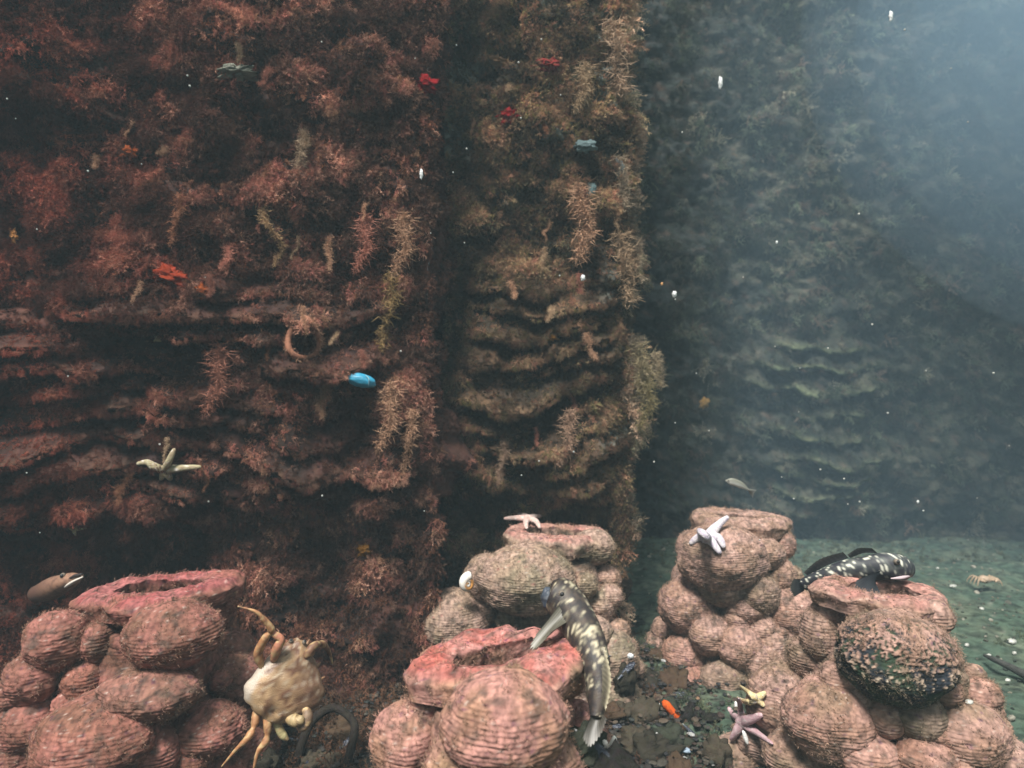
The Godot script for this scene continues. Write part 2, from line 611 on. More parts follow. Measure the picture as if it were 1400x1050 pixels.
func turf(key: String, label: String, count: int, top: float, size: float, palette: Array, red: Color, meshes: Array, u_from := 0.0, even := false) -> void:
	var p: Dictionary = panels[key]
	var places := [[], [], []]
	var colours := [[], [], []]
	var tries := 0
	var made := 0
	while made < count and tries < count * 12:
		tries += 1
		var u: float = rng.randf_range(u_from, p.w)
		var y := rng.randf_range(0.0, top)
		var r := relief(p, u, y)
		var dens := smoothstep(-0.1, 0.35, fbm.get_noise_2d(u * 4.5 + p.s + 70.0, y * 6.0) + 0.25 * fine.get_noise_2d(u * 20.0, y * 20.0 + p.s)) * (1.0 - r.z) * smoothstep(0.05, 0.5, y) + 0.12 + r.y * 1.5 + (0.45 if key == "far" else 0.2) * r.z
		dens *= 1.0 - 0.35 * smoothstep(0.42, 0.2, y)
		if not even and rng.randf() > dens:
			continue
		var pos := wall_point(p, u, y)
		var e := 0.012
		var nrm: Vector3 = (wall_point(p, u + e, y) - wall_point(p, u - e, y)).cross(wall_point(p, u, y + e) - wall_point(p, u, y - e)).normalized()
		if nrm.dot(p.n) < 0.0:
			nrm = -nrm
		var dir := (nrm * 0.9 + Vector3(rng.randfn(0, 0.45), rng.randfn(0.0, 0.4), 0.0)).normalized()
		var b := Basis.looking_at(-dir, Vector3.UP).rotated(dir, rng.randfn(0, 0.5))
		var s := size * rng.randf_range(0.45, 1.35) * (0.75 + 0.5 * smoothstep(-0.2, 0.4, fine.get_noise_2d(u * 7.0, y * 7.0)))
		s *= lerpf(1.0, 0.62, r.z)
		var k := rng.randi() % meshes.size()
		places[k].append(Transform3D(b.scaled(Vector3.ONE * s), pos))
		var c := pick(palette)
		c = Color(c.r * 1.18, c.g * 1.1, c.b * 1.08) if key == "left" else c
		c = c.lerp(red * rng.randf_range(0.6, 1.2), smoothstep(0.95, 0.25, u - u_from) * 0.8 if red.r > 0.0 else 0.0)
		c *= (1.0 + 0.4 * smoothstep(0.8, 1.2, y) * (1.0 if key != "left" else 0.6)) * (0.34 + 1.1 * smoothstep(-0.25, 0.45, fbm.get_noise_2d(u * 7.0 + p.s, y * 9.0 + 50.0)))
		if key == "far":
			c *= 0.52 - 0.28 * smoothstep(0.95, 0.4, u)  # darker overall; recess shade by the corner put into the tufts
		colours[k].append(Color(c.r, c.g, c.b))
		made += 1
	for k in meshes.size():
		if places[k].size():
			var o := scatter("algae_turf", meshes[k], "algae", places[k], colours[k])
			tag(o, label + [", bushy tufts", ", straggling tufts", ", short stiff tufts"][k], "")

func build_algae() -> void:
	rng.seed = 71
	var tufts := [tuft_mesh(14, 0.2, 0.5, 0.015), tuft_mesh(10, 0.36, 0.4, 0.014), tuft_mesh(18, 0.08, 0.8, 0.017)]
	var nap := [tuft_mesh(7, 0.1, 0.8, 0.04), tuft_mesh(6, 0.25, 0.6, 0.035), tuft_mesh(8, 0.0, 0.9, 0.045)]
	var left := [Color(0.29, 0.15, 0.11), Color(0.43, 0.26, 0.19), Color(0.19, 0.085, 0.062), Color(0.12, 0.06, 0.045), Color(0.23, 0.14, 0.09), Color(0.30, 0.13, 0.105), Color(0.15, 0.085, 0.065)]
	var mid := [Color(0.34, 0.20, 0.125), Color(0.26, 0.155, 0.095), Color(0.18, 0.12, 0.075), Color(0.30, 0.15, 0.10), Color(0.17, 0.14, 0.06), Color(0.36, 0.26, 0.15)]
	var far := [Color(0.20, 0.23, 0.15), Color(0.40, 0.37, 0.27), Color(0.14, 0.18, 0.115), Color(0.30, 0.21, 0.16), Color(0.30, 0.34, 0.23)]
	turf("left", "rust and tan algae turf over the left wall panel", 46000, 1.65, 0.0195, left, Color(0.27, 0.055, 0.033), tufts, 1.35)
	turf("left_return", "algae turf coloured dark for the shade in the upright groove between the near panels", 1800, 1.6, 0.018, [Color(0.15, 0.07, 0.05), Color(0.2, 0.09, 0.065)], Color(0, 0, 0), tufts)  # tufts coloured dark to stand for the shade in the groove
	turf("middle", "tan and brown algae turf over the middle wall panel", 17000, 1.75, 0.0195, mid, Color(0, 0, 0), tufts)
	turf("middle_return", "olive algae turf round the corner of the middle panel", 900, 1.75, 0.035, mid, Color(0, 0, 0), tufts)
	turf("corner", "pale tan algae turf ragged along the free corner of the middle panel", 1500, 1.75, 0.032, [Color(0.36, 0.28, 0.20), Color(0.26, 0.21, 0.15), Color(0.40, 0.27, 0.19), Color(0.18, 0.16, 0.10)], Color(0, 0, 0), tufts)
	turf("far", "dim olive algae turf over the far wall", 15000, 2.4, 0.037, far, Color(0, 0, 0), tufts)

	turf("left", "short rusty nap of algae between the tufts on the left wall panel", 36000, 1.65, 0.015, [Color(0.13, 0.055, 0.034), Color(0.09, 0.042, 0.026), Color(0.17, 0.085, 0.05)], Color(0.12, 0.03, 0.02), nap, 1.35, true)
	turf("left_return", "short nap of algae coloured dark for the shade in the upright groove", 3000, 1.6, 0.012, [Color(0.06, 0.03, 0.022), Color(0.08, 0.04, 0.028)], Color(0, 0, 0), nap, 0.0, true)  # nap darkened the same way for the groove's shade
	turf("middle", "short brown nap of algae between the tufts on the middle wall panel", 14000, 1.75, 0.014, [Color(0.12, 0.075, 0.045), Color(0.08, 0.06, 0.04), Color(0.10, 0.095, 0.06)], Color(0, 0, 0), nap, 0.0, true)

	# fronds that hang free of the turf: [label, panel, x, y, length, bushiness, colour]
	var strands := [strand_mesh(0.16, 0.0042), strand_mesh(0.24, 0.0048), strand_mesh(0.30, 0.0052), strand_mesh(0.40, 0.0052)]
	var tan_ := Color(0.42, 0.25, 0.16)
	var pink := Color(0.42, 0.18, 0.13)
	var olive := Color(0.22, 0.18, 0.09)
	var rows := [
		["pinkish bushy frond hanging in the middle of the near walls, left of its twin", "left", 500, 292, 0.13, 2, pink],
		["tan bushy frond hanging just left of the dark groove, right of its pink twin", "left", 553, 290, 0.14, 2, tan_],
		["long thin yellowish strand hanging along the left panel's edge above the blue lump", "left", 535, 372, 0.17, 1, Color(0.30, 0.2, 0.09)],
		["shaggy tan frond drooping over the ledge below the blue lump", "left", 535, 522, 0.14, 2, tan_],
		["thin frond trailing down to the right below the shaggy drooping frond", "left", 565, 560, 0.13, 1, tan_],
		["pale strand hanging in the dark hollow on the upper left wall", "left", 415, 190, 0.13, 1, Color(0.38, 0.28, 0.19)],
		["yellow tipped strand hanging alone below the pale strand", "left", 360, 285, 0.13, 0, Color(0.40, 0.26, 0.14)],
		["rusty strand hanging at the upper left wall's middle", "left", 245, 265, 0.10, 1, Color(0.32, 0.14, 0.08)],
		["ragged frond draped over the front of the left ledges", "left", 300, 470, 0.14, 2, Color(0.30, 0.13, 0.09)],
		["pale tan frond high at the free corner of the middle panel", "middle", 836, 30, 0.17, 3, Color(0.46, 0.32, 0.22)],
		["tan frond slanting down the middle panel under the corner frond", "middle", 800, 85, 0.13, 2, Color(0.42, 0.30, 0.19)],
		["dense tan frond running down the corner at mid height", "middle", 790, 250, 0.20, 2, tan_],
		["brownish frond at the free corner under the dense one", "middle", 848, 320, 0.16, 3, Color(0.36, 0.25, 0.16)],
		["yellowish frond hanging at the centre of the middle panel", "middle", 745, 350, 0.12, 1, Color(0.38, 0.28, 0.16)],
		["grey olive frond jutting out of the corner into the blue water", "middle", 874, 470, 0.13, 3, Color(0.27, 0.22, 0.13)],
		["olive tassel hanging lowest beside the far wall", "middle", 882, 500, 0.15, 2, olive],
		["bushy grey tan clump poking right from the corner at mid height", "middle", 896, 482, 0.08, 3, Color(0.33, 0.26, 0.17)],
		["loose frond at the corner between the two grey flakes", "middle", 845, 215, 0.12, 3, Color(0.35, 0.27, 0.19)],
		["pale tangled frond low on the middle panel", "middle", 780, 560, 0.13, 2, Color(0.36, 0.23, 0.16)],
		["small pale frond lowest on the middle panel, above the centre tower", "middle", 690, 600, 0.10, 1, Color(0.3, 0.2, 0.14)],
	]
	for r in rows:
		var o := put("algae_frond", strands[r[5]], "algae")
		var pos := on_wall(r[1], r[2], r[3], 0.02)
		o.transform = Transform3D(Basis(Vector3.UP, rng.randf_range(-0.6, 0.6)).scaled(Vector3.ONE * r[4]), pos)
		tint(o, r[6])
		tag(o, r[0], "algae", "fronds hanging from the near walls")
	var marks := [["the bright blue lump", "left", 494, 520], ["the broad orange red sponge sheet", "left", 240, 380], ["the one armed up starfish", "left", 228, 640], ["the pink bushy frond", "left", 500, 320], ["the pale strand in the dark hollow", "left", 415, 220], ["the yellow tipped strand", "left", 362, 330],
		["the rusty orange blob", "left", 180, 208], ["the whitish crust streak", "left", 325, 100], ["the algae ring", "left", 415, 460], ["the brightest red sponge", "middle", 696, 158], ["the bright ochre lump", "middle", 755, 461], ["the yellowish centre frond", "middle", 745, 380], ["the dense corner frond", "middle", 800, 300], ["the low pale tangled frond", "middle", 780, 580]]
	var sides := [["just above", 0, -42], ["to the left of", -48, 4], ["to the right of", 46, -6]]
	for mk in marks:
		for sd in sides:
			var o := put("algae_sprig", strands[rng.randi() % 3], "algae")
			var x: float = minf(mk[2] + sd[1], 574.0) if mk[1] == "left" else mk[2] + sd[1]
			o.transform = Transform3D(Basis(Vector3.UP, rng.randf() * TAU).rotated(Vector3.RIGHT, rng.randf_range(-0.9, 0.2)).scaled(Vector3.ONE * rng.randf_range(0.04, 0.08)), on_wall(mk[1], x, mk[3] + sd[2], 0.012))
			tint(o, pick([tan_, pink, Color(0.3, 0.14, 0.08), Color(0.4, 0.28, 0.18)]))
			tag(o, "small feathery algae sprig " + sd[0] + " " + mk[0], "algae", "sprigs on the near walls")

func tint(o: MeshInstance3D, c: Color) -> void:
	var key := "algae_" + c.to_html(false)
	if not mats.has(key):
		var m: StandardMaterial3D = mats.algae.duplicate()
		m.albedo_color = Color(c.r, c.g, c.b).linear_to_srgb()
		mats[key] = m
	o.material_override = mats[key]

# ------------------------------------------------------------------ printed reef towers
func layer_bulge(y: float, q: Vector3) -> float:
	var t := (y + 0.0007 * fine.get_noise_3dv(q * 14.0)) / LAYER
	t -= floorf(t)
	return 0.0014 * (sqrt(absf(sin(PI * t))) - 0.65) * (0.85 + 0.6 * fine.get_noise_3dv(q * 18.0))

func clay(tone: Array, q: Vector3, seed_: float) -> Color:
	var a := 0.5 + 0.5 * fbm.get_noise_3dv(q * 16.0 + Vector3.ONE * seed_)
	var b := fine.get_noise_3dv(q * 75.0)
	var c: Color = tone[0].lerp(tone[1], smoothstep(0.3, 0.7, a))
	var g := fbm.get_noise_3dv(q * 9.0 + Vector3(5, 1, 9))
	c = c.lerp(tone[2], smoothstep(0.1, 0.5, g) * 0.8)
	c = c.lerp(tone[3], smoothstep(0.62, 0.85, fine.get_noise_3dv(q * 85.0 + Vector3.ONE * 7.0)) * 0.8)
	c = c.lerp(Color(0.55, 0.48, 0.42), smoothstep(0.62, 0.85, fine.get_noise_3dv(q * 210.0 + Vector3.ONE * 3.0)) * 0.5)
	c = c.lerp(Color(0.07, 0.055, 0.045), 0.7 * smoothstep(0.15, 0.5, fbm.get_noise_3dv(q * 33.0 - Vector3.ONE * 4.0)))
	return c * (1.0 + 0.3 * b)

func bulb(parent: Node3D, centre: Vector3, r: Vector3, tone: Array, speckled := 0.0, hint := "") -> void:
	lumps.append([centre, r])
	var origin := parent.position
	var rows := clampi(int(2.0 * r.y / 0.0011), 16, 160)
	var nu := clampi(int(r.x * 6.28 / 0.0042), 18, 96) * (2 if speckled > 0.0 else 1)
	var pts := PackedVector3Array()
	var col := PackedColorArray()
	var sd := centre * 31.0
	for k in rows + 1:
		var s := -1.0 + 2.0 * k / rows
		var e := 2.05 if s > 0.0 else 1.8
		var rad := pow(1.0 - pow(absf(s), e), 1.0 / e) if absf(s) < 0.9999 else 0.0
		for x in nu:
			var lo := TAU * x / nu
			var dir := Vector3(cos(lo) * rad, s, sin(lo) * rad)
			var swell := 1.0 + 0.08 * fine.get_noise_3dv(dir * 1.1 + sd) + 0.022 * fine.get_noise_3dv(dir * 4.0 + sd)
			var q := centre + Vector3(dir.x * r.x * swell, s * r.y * (1.0 + 0.06 * fine.get_noise_3dv(dir * 1.3 - sd)), dir.z * r.z * swell)
			var push := (layer_bulge(q.y, q) + 0.0010 * fine.get_noise_3dv(q * 130.0)) * minf(1.0, rad * 3.0)
			var c := clay(tone, q, sd.x)
			if speckled > 0.0:
				# a crust of dark branching growth on the lower half, its border ragged
				var w := 0.9 * fbm.get_noise_3dv(q * Vector3(150, 95, 150)) + 0.2 * fine.get_noise_3dv(q * 24.0)
				var dark := smoothstep(-0.10, 0.08, w + (0.74 - (s + 0.35)) * 0.50 * speckled)
				c = c.lerp(Color(0.022, 0.026, 0.034).lerp(Color(0.03, 0.05, 0.03), smoothstep(-0.2, 0.4, fine.get_noise_3dv(q * 30.0))), dark)
				c = c.lerp(Color(0.42, 0.36, 0.27), (1.0 - dark) * smoothstep(0.35, -0.1, s) * 0.6)
				push -= dark * 0.0022
			q += Vector3(dir.x, 0.25 * s, dir.z).normalized() * push
			pts.append(q - origin)
			col.append(c)
	var acc := Acc.new()
	acc.grid(pts, col, nu, true)
	var o := obj("bulb", acc, "printed_clay", parent)
	if hint:
		o.set_meta("label", hint)

func core_radius(y: float) -> float:
	return 0.066 + maxf(0.0, 0.28 - y) * 0.30

func rim_radius(a: float, wave: Array) -> float:
	return wave[0] * (1.0 + wave[1] * cos(2.0 * (a - wave[4])) + wave[2] * cos(4.0 * a + wave[5]) + wave[3] * cos(3.0 * a + wave[6]))

# wave: outer radius and its waves; slot: hole half length, half width, turn
func tower(label: String, px: float, d: float, tilt: Vector2, top: float, thick: float, wave: Array, slot: Array, tone: Array, rim_tone: Array, list: Array) -> Node3D:
	var foot := EYE + Vector3((px - 700.0) / FOCAL * d, -EYE.y, -d)
	var t := thing("reef_tower", label, "artificial reef", foot, "printed reef towers on the sea floor")
	# column: outside up, over the mouth and down inside
	var prof := []
	for k in 120:
		var y := -0.03 + (top - 0.02) * k / 119.0
		prof.append(Vector2(core_radius(y), y))
	for k in 10:
		prof.append(Vector2(lerpf(core_radius(top - 0.02), 0.048, k / 9.0), top - 0.05 + 0.0))
	for k in 30:
		prof.append(Vector2(lerpf(0.048, 0.055, k / 29.0), top - 0.05 - 0.14 * k / 29.0))
	prof.append(Vector2(0.0, top - 0.20))
	var pts := PackedVector3Array()
	var col := PackedColorArray()
	for q in prof:
		for x in 64:
			var lo := TAU * x / 64
			var w: Vector3 = Vector3(cos(lo) * q.x, q.y, sin(lo) * q.x)
			var k := layer_bulge(w.y, w) * 2.0 + 0.008 * fine.get_noise_3dv(w * 14.0 + foot * 9.0) + 0.001 * fine.get_noise_3dv(w * 120.0)
			w += Vector3(cos(lo), 0, sin(lo)) * (k if q.x > 0.0 else 0.0)
			pts.append(w)
			col.append(clay(tone, w + foot, foot.x) * 0.85)
	var acc := Acc.new()
	acc.grid(pts, col, 64, true)
	obj("column", acc, "printed_clay", t)
	# rim: a flat plate with a slot, swept round as a closed band
	pts = PackedVector3Array()
	col = PackedColorArray()
	var nu := 120
	var steps := 44
	for k in steps + 1:
		var f := float(k) / steps
		for x in nu:
			var a := TAU * x / nu
			var dir := Vector2(cos(a), sin(a))
			var outer := rim_radius(a, wave)
			var ca: float = cos(a - slot[2]) / slot[0]
			var sa: float = sin(a - slot[2]) / slot[1]
			var inner := pow(pow(absf(ca), 2.6) + pow(absf(sa), 2.6), -1.0 / 2.6) * (1.0 + 0.12 * fine.get_noise_2d(cos(a) * 2.0 + foot.x * 9.0, sin(a) * 2.0))
			inner = minf(inner, outer - 0.010)
			# outside wall up, rounded edge, top inwards, inside wall down
			var rr: float
			var h: float
			if f < 0.4:
				var g := f / 0.4
				h = lerpf(-thick, -0.003, g)
				rr = outer - 0.009 * smoothstep(0.6, 1.0, g) * smoothstep(0.6, 1.0, g) - 0.008 * (1.0 - g)
			elif f < 0.75:
				var g := (f - 0.4) / 0.35
				rr = lerpf(outer - 0.010, inner + 0.004, g)
				h = -0.003 + 0.005 * sqrt(sin(clampf(g, 0.0, 1.0) * PI))
			else:
				var g := (f - 0.75) / 0.25
				rr = lerpf(inner, inner + 0.008, g)
				h = lerpf(-0.001, -thick, g)
			var q := Vector3(dir.x * rr, top + h, dir.y * rr)
			var qn := q + foot
			q += Vector3(dir.x, 0, dir.y) * 0.006 * fine.get_noise_3dv(qn * 17.0) * (1.0 if f < 0.6 else 0.3)
			q.y += 0.004 * fine.get_noise_3dv(qn * 28.0) + 0.0012 * fine.get_noise_3dv(qn * 120.0)
			q += Vector3(dir.x, 0, dir.y) * (layer_bulge(q.y, qn) * 1.3 + 0.0014 * fine.get_noise_3dv(qn * 60.0)) * (1.0 if f < 0.4 or f > 0.75 else 0.0)
			q.y += q.x * tilt.x + q.z * tilt.y
			pts.append(q)
			var top_share := smoothstep(0.3, 0.42, f) * (1.0 - smoothstep(0.74, 0.85, f))
			top_share = clampf(top_share + 0.25 * fine.get_noise_3dv(qn * 40.0), 0.0, 1.0)
			col.append(clay(tone, qn, 3.0).lerp(clay(rim_tone, qn, 8.0), top_share))
	acc = Acc.new()
	acc.grid(pts, col, nu, true, Vector3.ZERO)
	var rim := obj("rim", acc, "printed_clay", t)
	rim.set_meta("label", "flat top rim with a long slot")
	# bulbs seen in front: [px, py, half width, half height (pixels), tone shift, crust]
	for b in list:
		var dir := at(b[0], b[1], 1.0) - EYE
		var best := 9.0
		var near := d
		var s := d - 0.32
		while s < d + 0.1:
			var q := EYE + dir * s
			var gap := Vector2(q.x - foot.x, q.z - foot.z).length() - core_radius(q.y)
			if gap < best:
				best = gap
				near = s
			if gap < 0.0:
				break
			s += 0.004
		near -= b[2] / FOCAL * near * 0.38
		var centre := EYE + dir * near
		var rx: float = b[2] / FOCAL * near * 0.95
		var ry: float = b[3] / FOCAL * near * 0.96
		var k: float = b[4] if b.size() > 4 else 0.0
		bulb(t, centre, Vector3(rx, ry, (rx + ry) * 0.5), shifted(tone, k), b[5] if b.size() > 5 else 0.0, "largest bulb, its lower half crusted with dark growth" if b.size() > 5 else "")
	# bulbs round the sides and the back
	for row in 4:
		var y := [0.225, 0.165, 0.10, 0.03][row] as float
		var n: int = [6, 8, 9, 10][row]
		for k in n:
			var a := TAU * (k + 0.5 * (row % 2)) / n + rng.randf_range(-0.2, 0.2)
			var dirv := Vector3(cos(a), 0, sin(a))
			var size := rng.randf_range(0.026, 0.042)
			var c := foot + dirv * core_radius(y) + Vector3.UP * (y + rng.randf_range(-0.012, 0.012))
			var py := 525.0 - (c.y - EYE.y) / -c.z * FOCAL
			if dirv.z > -0.25 and py < 1065.0:
				continue
			bulb(t, c, Vector3(size, size * rng.randf_range(0.8, 1.05), size), shifted(tone, rng.randf_range(-0.3, 0.3)))
	for k in 16:
		var a := rng.randf_range(0.15, PI - 0.15)
		var y := rng.randf_range(0.02, 0.2)
		var r := rng.randf_range(0.015, 0.026)
		bulb(t, foot + Vector3(cos(a), 0, sin(a)) * (core_radius(y) + 0.022) + Vector3.UP * y, Vector3(r, r * rng.randf_range(0.85, 1.1), r), shifted(tone, rng.randf_range(-0.25, 0.3)))
	fuzz(t, tone)
	return t

func shifted(tone: Array, k: float) -> Array:
	var to := Color(0.34, 0.125, 0.085) if k > 0.0 else Color(0.105, 0.10, 0.065)
	return [tone[0].lerp(to, absf(k)), tone[1].lerp(to, absf(k) * 0.8), tone[2].lerp(to, absf(k) * 0.6), tone[3]]

# short threads standing on the bulbs of one tower
var hair: ArrayMesh
func fuzz(t: Node3D, tone: Array) -> void:
	if hair == null:
		var acc := Acc.new()
		for k in 5:
			var d := Vector3(rng.randfn(0, 0.6), 1, rng.randfn(0, 0.6)).normalized()
			var m := d * 0.6
			ribbon(acc, Vector3.ZERO, m, 0.06, Color.WHITE * 0.8, Color.WHITE)
			ribbon(acc, m, m + (d + Vector3(rng.randfn(0, 0.5), -0.2, rng.randfn(0, 0.5))).normalized() * 0.5, 0.05, Color.WHITE, Color.WHITE * 1.1)
		hair = acc.mesh()
	var places := []
	var colours := []
	for child in t.get_children():
		if not (child.name.begins_with("bulb") or child.name.begins_with("rim")):
			continue
		var arr: Array = (child.mesh as ArrayMesh).surface_get_arrays(0)
		var v: PackedVector3Array = arr[Mesh.ARRAY_VERTEX]
		var n: PackedVector3Array = arr[Mesh.ARRAY_NORMAL]
		var c: PackedColorArray = arr[Mesh.ARRAY_COLOR]
		var k := 0
		while k < v.size():
			k += rng.randi_range(2, 10)
			if k >= v.size():
				break
			var w := v[k] + t.position
			if fbm.get_noise_3dv(w * 13.0) < -0.05 and rng.randf() < 0.85:
				continue
			if w.y < 0.0 or n[k].z < -0.5:
				continue
			var dir := (n[k] + Vector3(rng.randfn(0, 0.5), rng.randfn(0.1, 0.5), rng.randfn(0, 0.5))).normalized()
			var b := Basis(Quaternion(Vector3.UP, dir)) if dir.y > -0.99 else Basis()
			places.append(Transform3D(b.scaled(Vector3.ONE * rng.randf_range(0.002, 0.0075)), v[k]))
			var cc := c[k].lerp(Color(0.30, 0.22, 0.15), 0.4) * rng.randf_range(0.55, 1.3)
			colours.append(Color(cc.r, cc.g, cc.b))
	scatter("fuzz", hair, "algae", places, colours, t)

func build_towers() -> void:
	rng.seed = 5
	var pinkish := [Color(0.328, 0.189, 0.130), Color(0.404, 0.211, 0.180), Color(0.240, 0.166, 0.092), Color(0.164, 0.066, 0.098)]
	var rosy := [Color(0.377, 0.110, 0.089), Color(0.408, 0.189, 0.168), Color(0.286, 0.137, 0.121), Color(0.204, 0.063, 0.126)]
	var tan_ := [Color(0.303, 0.215, 0.155), Color(0.361, 0.244, 0.197), Color(0.198, 0.168, 0.111), Color(0.314, 0.151, 0.123)]
	var dusk := [Color(0.204, 0.092, 0.067), Color(0.299, 0.124, 0.101), Color(0.129, 0.070, 0.046), Color(0.095, 0.038, 0.054)]  # dark reddish growth, darkened further for the shade on the left tower
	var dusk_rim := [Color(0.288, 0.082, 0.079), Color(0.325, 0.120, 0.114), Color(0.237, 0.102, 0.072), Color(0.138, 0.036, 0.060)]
	var ochre := [Color(0.309, 0.194, 0.144), Color(0.382, 0.241, 0.200), Color(0.218, 0.158, 0.106), Color(0.134, 0.070, 0.094)]
	var rosy_tan := [Color(0.372, 0.174, 0.146), Color(0.396, 0.224, 0.185), Color(0.300, 0.168, 0.118), Color(0.156, 0.067, 0.101)]

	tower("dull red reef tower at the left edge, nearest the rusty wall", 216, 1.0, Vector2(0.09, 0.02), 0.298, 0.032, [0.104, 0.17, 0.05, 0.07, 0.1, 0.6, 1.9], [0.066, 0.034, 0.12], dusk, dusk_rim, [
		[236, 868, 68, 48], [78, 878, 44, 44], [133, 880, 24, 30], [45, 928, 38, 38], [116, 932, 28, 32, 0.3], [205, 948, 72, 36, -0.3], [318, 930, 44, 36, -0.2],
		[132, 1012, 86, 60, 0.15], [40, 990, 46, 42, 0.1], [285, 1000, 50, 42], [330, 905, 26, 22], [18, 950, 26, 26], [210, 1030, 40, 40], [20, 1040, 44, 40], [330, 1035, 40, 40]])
	tower("tan reef tower with a pale pink starfish on its rim, behind the coral red one", 760, 1.36, Vector2(-0.04, 0.0), 0.300, 0.034, [0.099, 0.14, 0.06, 0.06, 0.0, 2.0, 1.2], [0.064, 0.038, 0.05], tan_, rosy_tan, [
		[718, 793, 70, 50], [665, 790, 32, 34], [812, 748, 30, 26], [800, 800, 18, 20, 0.1], [828, 792, 22, 20, 0.2], [620, 850, 48, 46], [650, 838, 30, 24], [585, 885, 26, 26],
		[822, 828, 20, 22], [836, 905, 40, 46, -0.2], [810, 870, 30, 30], [840, 955, 40, 36, -0.4], [780, 870, 36, 34]])
	tower("coral red reef tower in the front centre with a mottled fish on its rim", 686, 0.75, Vector2(0.13, -0.02), 0.300, 0.032, [0.093, 0.15, 0.08, 0.06, 0.35, 1.1, 2.6], [0.058, 0.026, -0.30], pinkish, rosy, [
		[690, 990, 88, 74, 0.12], [560, 1012, 54, 54, 0.1], [772, 928, 30, 30, 0.5], [790, 985, 24, 28, 0.1], [585, 960, 30, 26], [640, 1050, 60, 50], [800, 1040, 36, 40, -0.3], [745, 1045, 50, 46]])
	tower("brownish reef tower at the back right with a white starfish on its top bulb", 1010, 1.5, Vector2(-0.05, 0.0), 0.305, 0.036, [0.104, 0.10, 0.05, 0.06, 0.1, 1.4, 0.4], [0.058, 0.022, 0.0], ochre, ochre, [
		[988, 764, 62, 50], [1048, 758, 26, 24, -0.1], [945, 748, 22, 24], [945, 792, 28, 30], [1035, 812, 32, 32, -0.4], [990, 800, 40, 30, -0.5], [1066, 788, 24, 26, 0.1], [1070, 745, 18, 22, 0.2],
		[945, 830, 46, 42, 0.1], [1080, 838, 44, 38, 0.15], [1022, 828, 26, 26], [972, 868, 32, 30], [936, 896, 32, 32, 0.25], [1012, 886, 34, 32, 0.1], [1042, 862, 22, 24], [1052, 884, 26, 28], [1040, 905, 32, 30],
		[944, 946, 40, 38, 0.45], [990, 930, 34, 26, -0.4], [896, 900, 20, 38, -0.1], [904, 862, 14, 20], [888, 940, 26, 26, -0.3], [1075, 884, 22, 30], [1008, 850, 20, 20], [1110, 850, 20, 26], [910, 975, 24, 24, -0.3]])
	tower("pinkish reef tower at the front right with a black fish on its rim", 1206, 1.0, Vector2(-0.06, 0.0), 0.294, 0.030, [0.088, 0.10, 0.06, 0.06, 0.0, 0.2, 2.2], [0.052, 0.030, 0.05], ochre, rosy_tan, [
		[1224, 900, 82, 66, 0.08, 1.0], [1278, 845, 24, 26], [1130, 838, 22, 24], [1120, 868, 26, 38, -0.15], [1068, 960, 48, 54, -0.05], [1135, 985, 64, 58, 0.2], [1160, 930, 38, 30, 0.1],
		[1256, 980, 36, 34, -0.7], [1318, 1005, 58, 48, 0.15], [1290, 930, 30, 32, -0.3], [1300, 962, 24, 26, 0.2], [1212, 980, 30, 30], [1190, 1038, 44, 36, 0.25], [1268, 1040, 46, 36, 0.3], [1370, 1040, 40, 36], [1105, 905, 26, 28],
		[1090, 1035, 46, 40, -0.1], [1042, 1010, 40, 34, -0.2], [1010, 1040, 40, 36, -0.3]])

# ------------------------------------------------------------------ animals
# a membrane: rays fan out from the foot points to the tips; two skins 0.6 mm apart
func fin(acc: Acc, feet: PackedVector3Array, tips: PackedVector3Array, rays: int, colour: Color, edge: Color, bars := 0.0) -> void:
	feet = curve(Array(feet), 4)
	tips = curve(Array(tips), 5)
	for side in [-1.0, 1.0]:
		var p := PackedVector3Array()
		var col := PackedColorArray()
		var nrm := (feet[feet.size() - 1] - feet[0]).cross(tips[0] - feet[0]).normalized()
		for k in rays * 2 + 1:
			var t := float(k) / (rays * 2)
			var ff := t * (feet.size() - 1)
			var fi := mini(int(ff), feet.size() - 2)
			var a := feet[fi].lerp(feet[fi + 1], ff - fi)
			var tf := t * (tips.size() - 1)
			var ti := mini(int(tf), tips.size() - 2)
			var b := tips[ti].lerp(tips[ti + 1], tf - ti)
			if k % 2:
				b = b.lerp(a, 0.09)
			for j in 7:
				var g := j / 6.0
				var q: Vector3 = a.lerp(b, g) + nrm * (0.0003 * side + (0.0010 if k % 2 else 0.0) + 0.0018 * sin(g * 2.5 + t * 3.0))
				p.append(q)
				var c := colour.lerp(edge, smoothstep(0.55, 1.0, g))
				if bars > 0.0:
					c = c.lerp(edge, bars * smoothstep(0.1, 0.5, fine.get_noise_2d(g * 7.0, t * 4.0)))
				col.append(c * (0.6 if k % 2 else 1.1))
		acc.grid(p, col, 7, false, nrm * side)

func mottled(dark: Color, mid: Color, pale: Color, belly: Color, scale: float, amount: float) -> Callable:
	return func(t: float, a: float, q: Vector3) -> Color:
		var warp := q + Vector3(fine.get_noise_3dv(q * 90.0), fine.get_noise_3dv(q * 90.0 + Vector3.ONE * 9.0), 0.0) * 0.006
		var w := 0.72 * fbm.get_noise_3dv(warp * scale) + 0.42 * fine.get_noise_3dv(q * 55.0) + 0.22 * fbm.get_noise_3dv(warp * scale * 2.6)
		var c := dark.lerp(mid, smoothstep(-0.1, 0.35, fine.get_noise_3dv(q * scale * 0.45)))
		c = c.lerp(pale * 0.45, smoothstep(amount - 0.16, amount - 0.02, w) * 0.7)
		c = c.lerp(pale, smoothstep(amount, amount + 0.12, w))
		c = c.lerp(belly, smoothstep(-0.55, -0.95, sin(a)) * 0.75)
		return c * (1.0 + 0.2 * fine.get_noise_3dv(q * 500.0))

